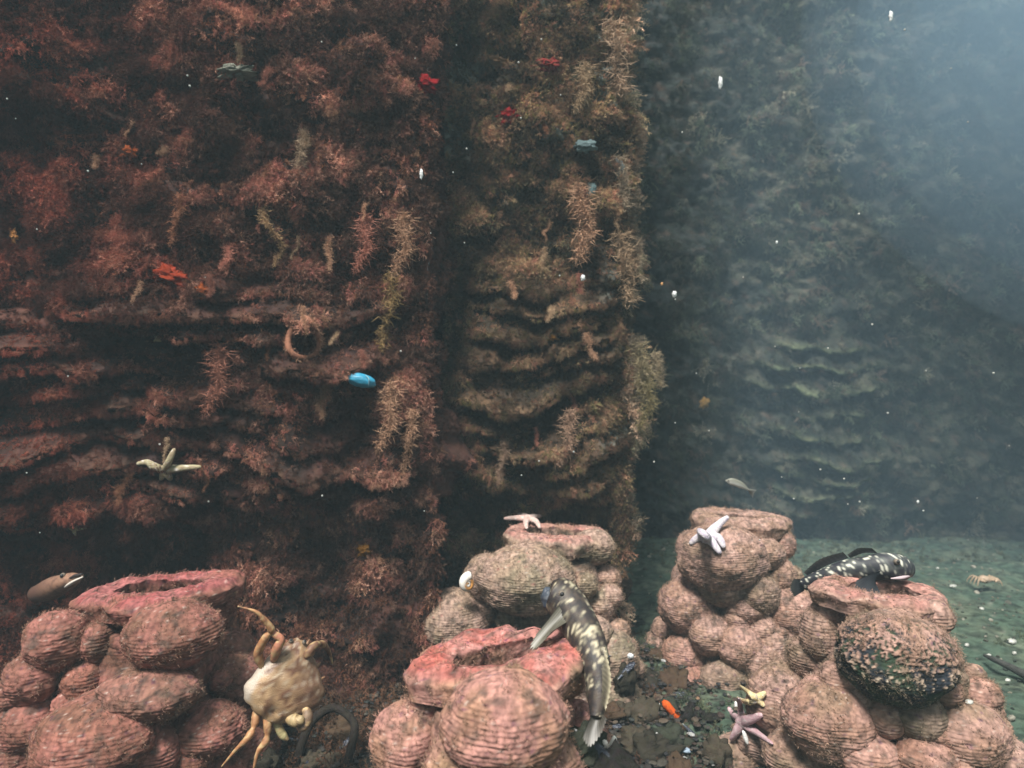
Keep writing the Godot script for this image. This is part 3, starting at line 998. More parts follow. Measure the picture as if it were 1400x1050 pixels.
func eye_part(t: Node3D, where: Vector3, r: float, look: Vector3) -> void:
	var acc := Acc.new()
	ellipsoid(acc, where, Vector3.ONE * r, Basis(), plain(Color(0.16, 0.13, 0.10)), 0.0, 14, 10)
	ellipsoid(acc, where + look * r * 0.5, Vector3.ONE * r * 0.68, Basis(), plain(Color(0.01, 0.01, 0.012)), 0.0, 12, 8)
	obj("eye", acc, "skin", t)

func goby_on_centre() -> void:
	var head := at(760, 806, 0.80)
	var t := thing("goby", "mottled brown and cream fish draped head up over the coral red rim", "fish", head)
	var pts := []
	for q in [[756, 812, 0.80], [766, 815, 0.795], [783, 838, 0.778], [801, 872, 0.745], [813, 910, 0.715], [817, 950, 0.695], [815, 982, 0.68]]:
		pts.append(at(q[0], q[1], q[2]) - head)
	var path := curve(pts, 12)
	var up := Vector3(0.62, 0.62, 0.48)
	var acc := Acc.new()
	sweep(acc, path, up, [0.0, 0.009, 0.05, 0.018, 0.14, 0.0235, 0.28, 0.0225, 0.5, 0.019, 0.8, 0.0105, 1.0, 0.0065], [0.0, 0.008, 0.05, 0.015, 0.14, 0.021, 0.28, 0.0235, 0.5, 0.0215, 0.8, 0.013, 1.0, 0.006], 30,
		mottled(Color(0.020, 0.015, 0.015), Color(0.055, 0.04, 0.03), Color(0.42, 0.37, 0.26), Color(0.20, 0.17, 0.12), 240.0, 0.27))
	obj("body", acc, "skin", t)
	acc = Acc.new()
	ellipsoid(acc, at(752, 820, 0.797) - head, Vector3(0.0105, 0.0145, 0.011), Basis(Vector3.BACK, 0.25), func(q, _d): return Color(0.035, 0.045, 0.065).lerp(Color(0.16, 0.17, 0.18), smoothstep(0.0, 0.5, fbm.get_noise_3dv(q * 190.0))), 0.18)
	obj("cheek", acc, "skin", t)
	eye_part(t, at(768, 812, 0.775) - head, 0.0042, Vector3(0.1, 0.2, 1).normalized())
	eye_part(t, at(779, 806, 0.79) - head, 0.0040, Vector3(0.5, 0.6, 0.5).normalized())
	acc = Acc.new()
	fin(acc, PackedVector3Array([at(764, 828, 0.765) - head, at(770, 838, 0.76) - head, at(776, 850, 0.752) - head]), PackedVector3Array([at(732, 868, 0.75) - head, at(724, 884, 0.745) - head, at(729, 890, 0.742) - head, at(741, 880, 0.738) - head, at(752, 866, 0.738) - head]), 9, Color(0.11, 0.10, 0.075), Color(0.22, 0.21, 0.17), 0.3)
	obj("pectoral_fin", acc, "fin", t)
	acc = Acc.new()
	fin(acc, PackedVector3Array([at(788, 826, 0.775) - head, at(806, 850, 0.748) - head, at(816, 878, 0.725) - head]), PackedVector3Array([at(799, 823, 0.768) - head, at(822, 858, 0.742) - head, at(824, 880, 0.722) - head]), 7, Color(0.12, 0.10, 0.07), Color(0.46, 0.40, 0.27))
	obj("dorsal_fin", acc, "fin", t)
	acc = Acc.new()
	fin(acc, PackedVector3Array([at(817, 884, 0.72) - head, at(824, 920, 0.698) - head, at(823, 960, 0.682) - head]), PackedVector3Array([at(828, 886, 0.716) - head, at(836, 930, 0.694) - head, at(828, 972, 0.678) - head]), 12, Color(0.12, 0.10, 0.07), Color(0.46, 0.40, 0.27))
	obj("dorsal_fin", acc, "fin", t)
	acc = Acc.new()
	fin(acc, PackedVector3Array([at(809, 976, 0.679) - head, at(822, 976, 0.682) - head]), PackedVector3Array([at(797, 1010, 0.665) - head, at(806, 1022, 0.662) - head, at(820, 1006, 0.668) - head, at(829, 984, 0.672) - head]), 11, Color(0.07, 0.062, 0.052), Color(0.15, 0.14, 0.125))
	obj("tail_fin", acc, "fin", t)

func goby_on_right() -> void:
	var head := at(1246, 776, 1.03)
	var t := thing("goby", "black fish with white flecks lying across the pinkish front right rim", "fish", head)
	var pts := []
	for q in [[1247, 779, 1.03], [1236, 777, 1.03], [1215, 774, 1.03], [1185, 777, 1.04], [1150, 782, 1.055], [1120, 790, 1.07], [1098, 800, 1.085]]:
		pts.append(at(q[0], q[1], q[2]) - head)
	var path := curve(pts, 12)
	var acc := Acc.new()
	sweep(acc, path, Vector3(0, 0.97, 0.24), [0.0, 0.007, 0.06, 0.013, 0.18, 0.0185, 0.35, 0.019, 0.6, 0.015, 0.85, 0.009, 1.0, 0.006], [0.0, 0.006, 0.06, 0.0115, 0.18, 0.0185, 0.35, 0.021, 0.6, 0.0175, 0.85, 0.011, 1.0, 0.010], 28,
		func(tt: float, a: float, q: Vector3) -> Color:
			var c := Color(0.016, 0.019, 0.024).lerp(Color(0.065, 0.07, 0.068), smoothstep(0.0, 0.5, fine.get_noise_3dv(q * 60.0)))
			var fl := smoothstep(0.22, 0.32, 0.85 * fbm.get_noise_3dv(q * Vector3(330, 190, 300)) + 0.25 * fine.get_noise_3dv(q * 60.0)) * smoothstep(0.10, 0.22, tt) * smoothstep(-0.7, -0.2, sin(a))
			c = c.lerp(Color(0.62, 0.62, 0.52), fl)
			return c.lerp(Color(0.10, 0.11, 0.09), smoothstep(0.1, 0.5, fbm.get_noise_3dv(q * 170.0)) * (1.0 - tt) * 0.8))
	obj("body", acc, "skin", t)
	acc = Acc.new()
	sweep(acc, curve([at(1243, 787, 1.015) - head, at(1232, 790, 1.012) - head, at(1218, 791, 1.010) - head], 6), Vector3.UP, [0.0, 0.002, 0.5, 0.003, 1.0, 0.001], [0.0, 0.002, 0.5, 0.0028, 1.0, 0.001], 8, func(_t, _a, q): return Color(0.42, 0.34, 0.36))
	obj("lower_lip", acc, "skin", t)
	eye_part(t, at(1226, 768, 1.011) - head, 0.0045, Vector3(0.1, 0.2, 1).normalized())
	acc = Acc.new()
	fin(acc, PackedVector3Array([at(1205, 780, 1.013) - head, at(1201, 789, 1.010) - head, at(1197, 797, 1.012) - head]), PackedVector3Array([at(1170, 795, 0.995) - head, at(1170, 812, 0.985) - head, at(1186, 818, 0.98) - head, at(1203, 814, 0.985) - head]), 12, Color(0.018, 0.02, 0.026), Color(0.04, 0.045, 0.05), 0.3)
	obj("pectoral_fin", acc, "fin", t)
	acc = Acc.new()
	fin(acc, PackedVector3Array([at(1200, 757, 1.035) - head, at(1182, 757, 1.04) - head, at(1163, 763, 1.048) - head]), PackedVector3Array([at(1192, 750, 1.035) - head, at(1172, 749, 1.042) - head, at(1158, 758, 1.05) - head]), 8, Color(0.02, 0.022, 0.028), Color(0.06, 0.065, 0.06), 0.4)
	obj("dorsal_fin", acc, "fin", t)
	acc = Acc.new()
	fin(acc, PackedVector3Array([at(1160, 763, 1.05) - head, at(1130, 774, 1.064) - head, at(1106, 788, 1.08) - head]), PackedVector3Array([at(1152, 755, 1.052) - head, at(1120, 764, 1.068) - head, at(1098, 782, 1.084) - head]), 12, Color(0.02, 0.022, 0.028), Color(0.06, 0.065, 0.06), 0.4)
	obj("dorsal_fin", acc, "fin", t)
	acc = Acc.new()
	fin(acc, PackedVector3Array([at(1101, 792, 1.084) - head, at(1099, 808, 1.086) - head]), PackedVector3Array([at(1084, 792, 1.10) - head, at(1080, 804, 1.105) - head, at(1086, 816, 1.10) - head]), 11, Color(0.02, 0.022, 0.028), Color(0.05, 0.055, 0.05), 0.4)
	obj("tail_fin", acc, "fin", t)

func fish_behind_left_tower() -> void:
	var head := at(112, 785, 1.06)
	var t := thing("goby", "pale orange fish with its head out from behind the left red tower", "fish", head)
	var pts := []
	for q in [[112, 787, 1.06], [102, 791, 1.07], [86, 798, 1.09], [68, 806, 1.13], [48, 812, 1.20]]:
		pts.append(at(q[0], q[1], q[2]) - head)
	var acc := Acc.new()
	sweep(acc, curve(pts, 10), Vector3(0.3, 0.9, 0.2), [0.0, 0.002, 0.12, 0.007, 0.4, 0.015, 0.7, 0.019, 1.0, 0.012], [0.0, 0.0015, 0.12, 0.005, 0.4, 0.013, 0.7, 0.019, 1.0, 0.014], 24,
		func(tt: float, a: float, q: Vector3) -> Color:
			var c := Color(0.24, 0.13, 0.085).lerp(Color(0.08, 0.04, 0.03), smoothstep(-0.1, 0.4, fbm.get_noise_3dv(q * 110.0)) * 0.8)
			return c.lerp(Color(0.58, 0.46, 0.36), smoothstep(-0.1, -0.5, sin(a)) * smoothstep(0.35, 0.1, tt)).lerp(Color(0.10, 0.05, 0.035), smoothstep(0.35, 0.9, tt)))
	obj("body", acc, "skin", t)
	acc = Acc.new()
	sweep(acc, curve([at(112, 785, 1.053) - head, at(102, 788, 1.058) - head, at(89, 794, 1.072) - head], 6), Vector3.UP, [0.0, 0.002, 0.5, 0.0035, 1.0, 0.001], [0.0, 0.002, 0.5, 0.003, 1.0, 0.001], 8, func(_t, _a, _q): return Color(0.02, 0.012, 0.012))
	obj("mouth", acc, "skin", t)
	acc = Acc.new()
	sweep(acc, curve([at(113, 789, 1.052) - head, at(103, 794, 1.055) - head, at(92, 801, 1.066) - head, at(80, 808, 1.085) - head], 6), Vector3.UP, [0.0, 0.0015, 0.5, 0.004, 1.0, 0.002], [0.0, 0.0012, 0.5, 0.0028, 1.0, 0.001], 8, func(_t, _a, _q): return Color(0.55, 0.50, 0.45))
	obj("lower_lip", acc, "skin", t)
	eye_part(t, at(86, 787, 1.070) - head, 0.0045, Vector3(0.1, 0.3, 1).normalized())

func small_fish() -> void:
	var head := at(993, 657, 1.5)
	var t := thing("small_fish", "slim silver grey fish swimming above the back right tower", "fish", head)
	var acc := Acc.new()
	var pts := []
	for q in [[992, 657, 1.5], [1003, 659, 1.5], [1015, 664, 1.505], [1024, 670, 1.51]]:
		pts.append(at(q[0], q[1], q[2]) - head)
	sweep(acc, curve(pts, 8), Vector3.UP, [0.0, 0.001, 0.25, 0.0045, 0.5, 0.0045, 1.0, 0.0015], [0.0, 0.0015, 0.25, 0.0078, 0.5, 0.0078, 1.0, 0.002], 16, func(_t, a, q): return Color(0.17, 0.17, 0.14).lerp(Color(0.42, 0.43, 0.40), smoothstep(0.3, -0.5, sin(a))))
	obj("body", acc, "skin", t)
	acc = Acc.new()
	fin(acc, PackedVector3Array([at(1023, 668, 1.51) - head, at(1023, 671, 1.51) - head]), PackedVector3Array([at(1034, 670, 1.515) - head, at(1031, 675, 1.512) - head, at(1030, 681, 1.515) - head]), 5, Color(0.2, 0.2, 0.18), Color(0.3, 0.3, 0.28))
	obj("tail_fin", acc, "fin", t)
	eye_part(t, at(996, 657, 1.496) - head, 0.0016, Vector3.BACK)

# arms: each a list of points, the first at the middle
func starfish(label: String, arms: Array, r: float, colour: Color, spot: Color) -> Node3D:
	var mid: Vector3 = arms[0][0]
	var t := thing("starfish", label, "starfish", mid, "")
	var paint := func(tt: float, a: float, q: Vector3) -> Color:
		var c := colour.lerp(spot, smoothstep(0.0, 0.4, fine.get_noise_3dv(q * 260.0)) * 0.7)
		return c.lerp(Color(0.62, 0.58, 0.55), smoothstep(0.35, 0.7, fine.get_noise_3dv(q * 700.0)) * smoothstep(-0.2, 0.6, sin(a)))
	var acc := Acc.new()
	ellipsoid(acc, Vector3.ZERO, Vector3(r * 1.25, r * 1.1, r * 0.95), Basis(), func(q, _d): return paint.call(0.0, 1.5, q), 0.05)
	obj("disc", acc, "sponge", t)
	for arm in arms:
		var pts := []
		for q in arm:
			pts.append(q - mid)
		acc = Acc.new()
		sweep(acc, curve(pts, 7), Vector3(0.1, 0.6, 0.8), [0.0, r * 1.0, 0.3, r * 0.88, 0.7, r * 0.62, 0.95, r * 0.4, 1.0, r * 0.2], [0.0, r * 0.8, 0.3, r * 0.7, 0.7, r * 0.5, 0.95, r * 0.33, 1.0, r * 0.15], 14, paint)
		obj("arm", acc, "sponge", t)
	return t

func on_plane(px: float, py: float, y: float) -> Vector3:
	var dir := at(px, py, 1.0) - EYE
	return EYE + dir * ((y - EYE.y) / dir.y)

func build_starfish() -> void:
	var tt := func(px, py, lift = 0.004): return touch(px, py, lift)
	tt = func(px, py, lift = 0.004): return touch(px, py, lift + 0.007)
	var c: Vector3 = tt.call(967, 735, 0.008)
	starfish("white mauve starfish clinging to the top bulb of the back right tower", [
		[c, tt.call(956, 734, 0.006), tt.call(943, 744)], [c, tt.call(975, 743, 0.008), tt.call(985, 757)], [c, tt.call(982, 735, 0.008), tt.call(990, 749)],
		[c, tt.call(976, 724, 0.008), at(985, 715, 1.368), at(996, 706, 1.366)], [c, tt.call(958, 727, 0.004), tt.call(952, 722, 0.002)]], 0.0115, Color(0.56, 0.52, 0.55), Color(0.30, 0.25, 0.36))
	c = on_plane(722, 709, 0.312)
	starfish("pale pink starfish hooked over the hole of the centre back rim", [
		[c, on_plane(706, 708, 0.311), on_plane(689, 709, 0.308)], [c, on_plane(719, 714, 0.312), on_plane(720, 723, 0.305)], [c, on_plane(733, 713, 0.312), on_plane(738, 722, 0.304)],
		[c, on_plane(731, 706, 0.312), on_plane(741, 705, 0.307)], [c, on_plane(716, 704, 0.314), on_plane(708, 703, 0.31)]], 0.008, Color(0.56, 0.42, 0.38), Color(0.46, 0.28, 0.25))
	tt = func(px, py, lift = 0.004): return touch(px, py, lift + 0.003)
	c = tt.call(1015, 987, 0.010)
	starfish("mauve pink starfish spread on the low bulbs between the two right towers", [
		[c, tt.call(1013, 972, 0.010), at(1010, 955, 0.99)], [c, tt.call(1003, 978, 0.008), tt.call(996, 967, 0.006)], [c, tt.call(1030, 982, 0.008), tt.call(1042, 977, 0.004)],
		[c, tt.call(1007, 1000, 0.008), tt.call(999, 1012, 0.004)], [c, tt.call(1032, 1000, 0.008), tt.call(1056, 1017, 0.004)]], 0.0085, Color(0.46, 0.29, 0.32), Color(0.54, 0.42, 0.43))
	c = tt.call(1034, 955, 0.008)
	starfish("cream yellow starfish half hidden behind a bulb, above the mauve pink one", [
		[c, tt.call(1024, 947, 0.010), tt.call(1012, 938, 0.010)], [c, tt.call(1042, 950, 0.004), tt.call(1047, 946, 0.002)], [c, tt.call(1022, 960, 0.010), tt.call(1008, 954, 0.012)], [c, tt.call(1040, 960, 0.002), tt.call(1045, 966, 0.0)]], 0.0062, Color(0.58, 0.46, 0.24), Color(0.56, 0.50, 0.34))
	c = on_wall("left", 225, 642, 0.02)
	var d := -c.z
	starfish("drab starfish with one arm raised on the lowest left ledge", [
		[c, at(211, 638, d - 0.01), at(201, 632, d - 0.012), at(187, 634, d - 0.01)], [c, at(231, 630, d - 0.02), at(239, 613, d - 0.02)], [c, at(248, 640, d - 0.012), at(275, 638, d - 0.01)], [c, at(222, 650, d), at(220, 656, d + 0.01)], [c, at(230, 650, d), at(234, 656, d + 0.01)]], 0.0085, Color(0.34, 0.30, 0.19), Color(0.24, 0.16, 0.11))
	c = on_wall("left", 101, 724, 0.012)
	d = -c.z
	starfish("tiny cream starfish low on the left wall above the red rim", [
		[c, at(95, 722, d - 0.004), at(86, 721, d)], [c, at(106, 720, d - 0.006), at(108, 717, d - 0.004)], [c, at(110, 723, d), at(118, 722, d)], [c, at(102, 729, d), at(104, 732, d + 0.006)]], 0.0036, Color(0.50, 0.44, 0.27), Color(0.4, 0.32, 0.18))

func leg(t: Node3D, called: String, pts: Array, radii: Array, colour: Color) -> void:
	var acc := Acc.new()
	var q := []
	for p in pts:
		q.append(at(p[0], p[1], p[2]) - t.position)
	sweep(acc, curve(q, 7), Vector3(0.4, 0.5, 0.76), radii, radii, 10, func(tt, a, w): return colour.lerp(Color(0.52, 0.36, 0.18), smoothstep(0.0, 0.5, fine.get_noise_3dv(w * 120.0))).lerp(Color(0.14, 0.06, 0.03), smoothstep(0.1, 0.5, fbm.get_noise_3dv(w * 70.0)) * 0.8) * (0.8 + 0.25 * fine.get_noise_3dv(w * 400.0)))
	obj(called, acc, "skin", t)

func crab() -> void:
	var mid := at(393, 930, 0.90)
	var t := thing("crab", "cream and brown crab clinging sideways beside the left red tower", "crab", mid)
	var n := Vector3(0.5, 0.22, 0.84).normalized()
	var upv := (Vector3(0.32, 1, 0) - n * n.dot(Vector3(0.32, 1, 0))).normalized()
	var b := Basis(upv.cross(n), upv, n)
	var acc := Acc.new()
	var p := PackedVector3Array()
	var col := PackedColorArray()
	for y in 33:
		var la := -PI / 2 + PI * y / 32
		for x in 48:
			var lo := TAU * x / 48
			# outline in the shell's own plane: pointed snout above, broad below
			var dir := Vector3(cos(la) * cos(lo), sin(la), cos(la) * sin(lo))
			var wide := 1.0 - 0.42 * maxf(dir.y, 0.0) + 0.22 * smoothstep(0.15, -0.35, dir.y) - 0.25 * smoothstep(-0.5, -1.0, dir.y)
			var teeth := 1.0 + 0.05 * absf(sin(la * 9.0)) * smoothstep(0.5, 0.1, absf(dir.z))
			var q := Vector3(dir.x * 0.045 * wide * teeth, dir.y * 0.052 * teeth, signf(dir.z) * pow(absf(dir.z), 0.75) * (0.020 if dir.z > 0.0 else 0.013))
			q.z += (0.0018 * fine.get_noise_3dv(Vector3(q.x, q.y, 0.0) * 60.0) + 0.0007 * fine.get_noise_3dv(Vector3(q.x, q.y, 0.3) * 190.0)) * smoothstep(-0.4, 0.3, dir.z)
			p.append(b * q)
			var c := Color(0.37, 0.24, 0.13).lerp(Color(0.12, 0.055, 0.03), smoothstep(-0.15, 0.3, fbm.get_noise_3dv(Vector3(q.x, q.y, q.z * 0.3) * 48.0 + Vector3(3, 1, 2))))
			c = c.lerp(Color(0.07, 0.035, 0.022), smoothstep(0.006, 0.012, absf(absf(q.x) - 0.016 - 0.15 * absf(q.y)) * -1.0 + 0.012) * 0.55)
			c = c.lerp(Color(0.14, 0.075, 0.05), smoothstep(-0.012, 0.03, q.x + 0.016 * fine.get_noise_3dv(q * 90.0)) * 0.75)
			c = c.lerp(Color(0.45, 0.38, 0.29), smoothstep(0.3, 0.6, fine.get_noise_3dv(q * 200.0)) * 0.5)
			var rim := smoothstep(0.74, 0.90, -dir.x + 0.12 * fine.get_noise_3dv(q * 60.0)) * smoothstep(0.75, 0.45, absf(dir.y))  # white edge and glare on the left, both put into the colour
			c = c.lerp(Color(0.38, 0.33, 0.28), rim * 0.85)
			if dir.z < -0.3:
				c = Color(0.55, 0.52, 0.47)
			col.append(c)
	acc.grid(p, col, 48, true)
	obj("carapace", acc, "shell", t)
	for k in 7:
		acc = Acc.new()
		var a := -0.9 + 0.32 * k
		var edge := Vector3(cos(a) * 0.043 * (1.0 - 0.42 * maxf(sin(a), 0.0) + 0.15 * smoothstep(0.15, -0.35, sin(a))), sin(a) * 0.05, 0.0)
		sweep(acc, PackedVector3Array([b * (edge * 0.92), b * (edge * 1.06 + Vector3(0, 0.002, 0.002)), b * (edge * 1.16 + Vector3(0, 0.005, 0.003))]), n, [0.0, 0.0042, 0.5, 0.0028, 1.0, 0.0005], [0.0, 0.0036, 0.5, 0.0022, 1.0, 0.0005], 8, func(_t, _a, _q): return Color(0.24, 0.13, 0.07))
		obj("spine", acc, "shell", t)
	for side in [-1.0, 1.0]:
		eye_part(t, b * Vector3(0.009 * side, 0.050, 0.008), 0.0032, (b * Vector3(0.2 * side, 0.6, 0.7)).normalized())
	var tanc := Color(0.42, 0.20, 0.09)
	var joint := [0.0, 0.0035, 0.12, 0.0062, 0.33, 0.0052, 0.42, 0.0032, 0.52, 0.0050, 0.68, 0.0038, 0.76, 0.0026, 1.0, 0.0008]
	leg(t, "leg", [[358, 912, 0.885], [353, 893, 0.88], [363, 872, 0.875], [371, 862, 0.875], [362, 848, 0.87], [349, 836, 0.865], [325, 829, 0.86]], joint, tanc)
	leg(t, "leg", [[374, 902, 0.888], [379, 886, 0.88], [384, 874, 0.88], [374, 866, 0.878], [370, 856, 0.876]], [0.0, 0.005, 0.2, 0.0065, 0.6, 0.005, 1.0, 0.003], Color(0.48, 0.2, 0.12))
	leg(t, "leg", [[360, 958, 0.885], [351, 976, 0.875], [347, 994, 0.868], [338, 1010, 0.86], [322, 1026, 0.86], [303, 1048, 0.86]], joint, tanc)
	leg(t, "leg", [[364, 965, 0.885], [366, 990, 0.875], [364, 1012, 0.87], [352, 1030, 0.865], [345, 1062, 0.86]], joint, tanc)
	leg(t, "leg", [[418, 900, 0.905], [428, 884, 0.91], [440, 880, 0.93], [450, 892, 0.95], [455, 908, 0.955]], joint, Color(0.2, 0.10, 0.06))
	leg(t, "leg", [[372, 975, 0.893], [380, 993, 0.885], [386, 1004, 0.885], [394, 1012, 0.885]], [0.0, 0.004, 0.3, 0.0055, 0.7, 0.0055, 1.0, 0.002], Color(0.46, 0.40, 0.20))
	leg(t, "claw", [[384, 972, 0.893], [396, 981, 0.885], [407, 986, 0.88], [414, 980, 0.878]], [0.0, 0.005, 0.5, 0.0085, 0.8, 0.007, 1.0, 0.002], Color(0.36, 0.27, 0.14))
	leg(t, "claw", [[412, 965, 0.895], [420, 975, 0.89], [418, 990, 0.885], [408, 998, 0.88]], [0.0, 0.004, 0.5, 0.0075, 0.8, 0.006, 1.0, 0.002], Color(0.2, 0.13, 0.08))

func far_crab() -> void:
	var mid := on_plane(1346, 792, 0.022)
	var t := thing("crab", "little pale crab on the sea floor at the far right", "crab", mid)
	t.scale = Vector3.ONE * 0.7
	var acc := Acc.new()
	ellipsoid(acc, Vector3.ZERO, Vector3(0.026, 0.016, 0.019), Basis(Vector3.UP, 0.4).rotated(Vector3.BACK, -0.3), plain(Color(0.42, 0.31, 0.22)), 0.12)
	obj("carapace", acc, "shell", t)
	for k in 8:
		var side := 1.0 if k % 2 else -1.0
		var z := -0.015 + 0.010 * (k / 2)
		acc = Acc.new()
		tube(acc, [Vector3(side * 0.018, 0, z * 0.6), Vector3(side * 0.036, 0.010, z * 1.4), Vector3(side * 0.048, -0.006, z * 2.0), Vector3(side * 0.053, -0.02, z * 2.2)], [0.0, 0.004, 0.5, 0.0035, 1.0, 0.001], Color(0.36, 0.26, 0.17))
		obj("leg", acc, "skin", t)
	for side in [-1.0, 1.0]:
		acc = Acc.new()
		tube(acc, [Vector3(side * 0.018, 0, 0.010), Vector3(side * 0.032, 0.003, 0.026), Vector3(side * 0.02, 0.0, 0.036)], [0.0, 0.004, 0.6, 0.007, 1.0, 0.002], Color(0.42, 0.3, 0.2))
		obj("claw", acc, "skin", t)

func build_animals() -> void:
	rng.seed = 31
	goby_on_centre()
	goby_on_right()
	fish_behind_left_tower()
	small_fish()
	build_starfish()
	crab()
	far_crab()

# ------------------------------------------------------------------ small things
func lump(called: String, label: String, category: String, where: Vector3, r: Vector3, turn: Vector3, colour: Color, material := "sponge", rough := 0.2, group := "") -> MeshInstance3D:
	var acc := Acc.new()
	var k := where * 17.0
	ellipsoid(acc, Vector3.ZERO, r, Basis(), func(q, _d): return colour * (0.85 + 0.35 * fbm.get_noise_3dv(q * 90.0 + k)), rough, 22, 16, 1.8)
	# shift the noise so that no two lumps are alike
	for j in acc.v.size():
		acc.v[j] *= 1.0 + rough * 0.5 * fine.get_noise_3dv(acc.v[j].normalized() * 1.6 + k)
	var o := obj(called, acc, material)
	o.position = where
	o.rotation = turn
	tag(o, label, category, group)
	return o

func mussel_mesh() -> ArrayMesh:
	var acc := Acc.new()
	var p := PackedVector3Array()
	var col := PackedColorArray()
	for y in 19:
		var s := -1.0 + 2.0 * y / 18
		var w := pow(maxf(0.0, 1.0 - s * s), 0.6) * (0.62 + 0.38 * s)
		for x in 18:
			var a := TAU * x / 18
			var ridge := 1.0 + 0.03 * sin(s * 40.0)
			p.append(Vector3(cos(a) * w * 0.5 * ridge, s, sin(a) * w * 0.36 * ridge * (1.0 - 0.3 * absf(cos(a)))))
			col.append(Color(0.022, 0.026, 0.042).lerp(Color(0.12, 0.14, 0.18), smoothstep(0.2, 0.6, fine.get_noise_2d(s * 5.0, a))).lerp(Color(0.4, 0.4, 0.4), smoothstep(-0.75, -0.98, s)))
	acc.grid(p, col, 18, true)
	return acc.mesh()

func build_details() -> void:
	rng.seed = 97
	# heap of shells between the centre and right towers
	var mussel := mussel_mesh()
	var places0 := [["the orange red finger", 921, 977], ["the pale blue glinting shell", 938, 1026], ["the white shell splinter", 842, 1018], ["the blue white glint of shell", 876, 972], ["the white chip in the dark gap", 862, 897], ["the hose loop's right foot", 470, 1040], ["the hose loop's left foot", 404, 1040]]
	var ways := [["left of", -30, 2], ["right of", 28, 4], ["above", 3, -24], ["below", -4, 24]]
	var n := 0
	for pl in places0:
		for w in ways:
			n += 1
			var px: float = pl[1] + w[1] + rng.randf_range(-4, 4)
			var py: float = pl[2] + w[2] + rng.randf_range(-4, 4)
			if rng.randf() < 0.75:
				var m := put("mussel_shell", mussel, "mussel")
				m.transform = Transform3D(Basis.from_euler(Vector3(rng.randf_range(0.6, 2.4), rng.randf() * TAU, rng.randf_range(-0.6, 0.6))).scaled(Vector3.ONE * rng.randf_range(0.013, 0.026)), touch(px, py, 0.012))
				tag(m, "blue black mussel shell just " + w[0] + " " + pl[0], "shell", "mussels on the dark floor")
			var tone: Color = [Color(0.09, 0.08, 0.06), Color(0.15, 0.125, 0.09), Color(0.055, 0.05, 0.045), Color(0.18, 0.12, 0.08), Color(0.10, 0.11, 0.08)][n % 5]
			lump("stone", ["grey brown", "pale brown", "blackish", "reddish brown", "greenish"][n % 5] + " rough stone " + w[0] + " " + pl[0], "stone", touch(px + w[1] * 0.5, py + w[2] * 0.6, 0.004), Vector3(rng.randf_range(0.016, 0.042), rng.randf_range(0.014, 0.03), rng.randf_range(0.016, 0.036)), Vector3(0, rng.randf() * TAU, rng.randf_range(-0.4, 0.4)), tone * 0.42, "sponge", 0.38, "stones on the dark floor")
	var o: Node3D = thing("orange_sponge", "bright orange red finger of growth on the dark shell heap", "sponge", touch(921, 977, 0.016))
	var acc := Acc.new()
	tube(acc, [at(906, 958, -touch(921, 977, 0.016).z) - o.position, at(915, 968, -o.position.z - 0.006) - o.position, at(925, 981, -o.position.z - 0.006) - o.position, at(933, 995, -o.position.z) - o.position], [0.0, 0.003, 0.2, 0.0072, 0.45, 0.0066, 0.7, 0.0086, 0.9, 0.0068, 1.0, 0.003], Color(0.62, 0.105, 0.02), 14, 6)
	obj("finger", acc, "sponge", o)
	lump("white_shell", "white shell splinter standing under the mottled fish's tail", "shell", touch(837, 1020, 0.012), Vector3(0.0045, 0.012, 0.003), Vector3(0, 0.3, -0.3), Color(0.75, 0.73, 0.68), "shell", 0.1)
	lump("white_shell", "small white shell chip left of the white splinter", "shell", touch(827, 1019, 0.010), Vector3(0.004, 0.006, 0.003), Vector3(0, 0.3, 0.2), Color(0.68, 0.64, 0.58), "shell", 0.1)
	lump("white_shell", "bright white oval shell between the upper arms of the mauve pink starfish", "shell", touch(1007, 967, 0.018), Vector3(0.0035, 0.0105, 0.003), Vector3(-0.2, 0, 0.12), Color(0.78, 0.76, 0.74), "shell", 0.08)
	lump("white_shell", "bright white oval shell under the mauve pink starfish", "shell", touch(1019, 1008, 0.014), Vector3(0.0035, 0.0105, 0.003), Vector3(-0.2, 0, 0.3), Color(0.78, 0.78, 0.76), "shell", 0.08)
	lump("white_shell", "pale blue glinting shell at the bottom of the dark heap", "shell", touch(938, 1026, 0.016), Vector3(0.010, 0.0038, 0.006), Vector3(0, 0.3, -0.2), Color(0.30, 0.38, 0.47), "mussel", 0.1)
	lump("white_shell", "blue white lump standing in for a glint of shell on the left of the dark heap", "shell", touch(876, 972, 0.02), Vector3(0.003, 0.009, 0.003), Vector3(0, 0.3, -0.3), Color(0.55, 0.60, 0.66), "mussel", 0.1)  # mussel highlight built as a pale lump
	lump("white_shell", "white chip in the dark gap left of the back right tower", "shell", touch(862, 897, 0.02), Vector3(0.006, 0.005, 0.004), Vector3(0, 0.3, -0.3), Color(0.66, 0.68, 0.70), "shell", 0.15)
	# snail shell on the tan tower
	var sp := at(640, 797, 1.275)
	o = thing("snail_shell", "white and orange snail shell at the left of the tan centre tower", "shell", sp)
	acc = Acc.new()
	var path := PackedVector3Array()
	for k in 60:
		var a := k / 59.0 * TAU * 2.3
		var r := 0.002 + 0.0105 * pow(k / 59.0, 1.4)
		path.append(Vector3(-cos(a) * r * 0.8, sin(a) * r, cos(a) * r * 0.5 + 0.008 - 0.010 * k / 59.0))
	sweep(acc, path, Vector3(0.2, 0.1, 1), [0.0, 0.001, 0.6, 0.005, 1.0, 0.0095], [0.0, 0.001, 0.6, 0.005, 1.0, 0.0095], 14, func(tt, a, q): return Color(0.72, 0.68, 0.62).lerp(Color(0.62, 0.30, 0.09), smoothstep(0.1, 0.5, sin(tt * 9.0 + a))))
	obj("whorl", acc, "shell", o)
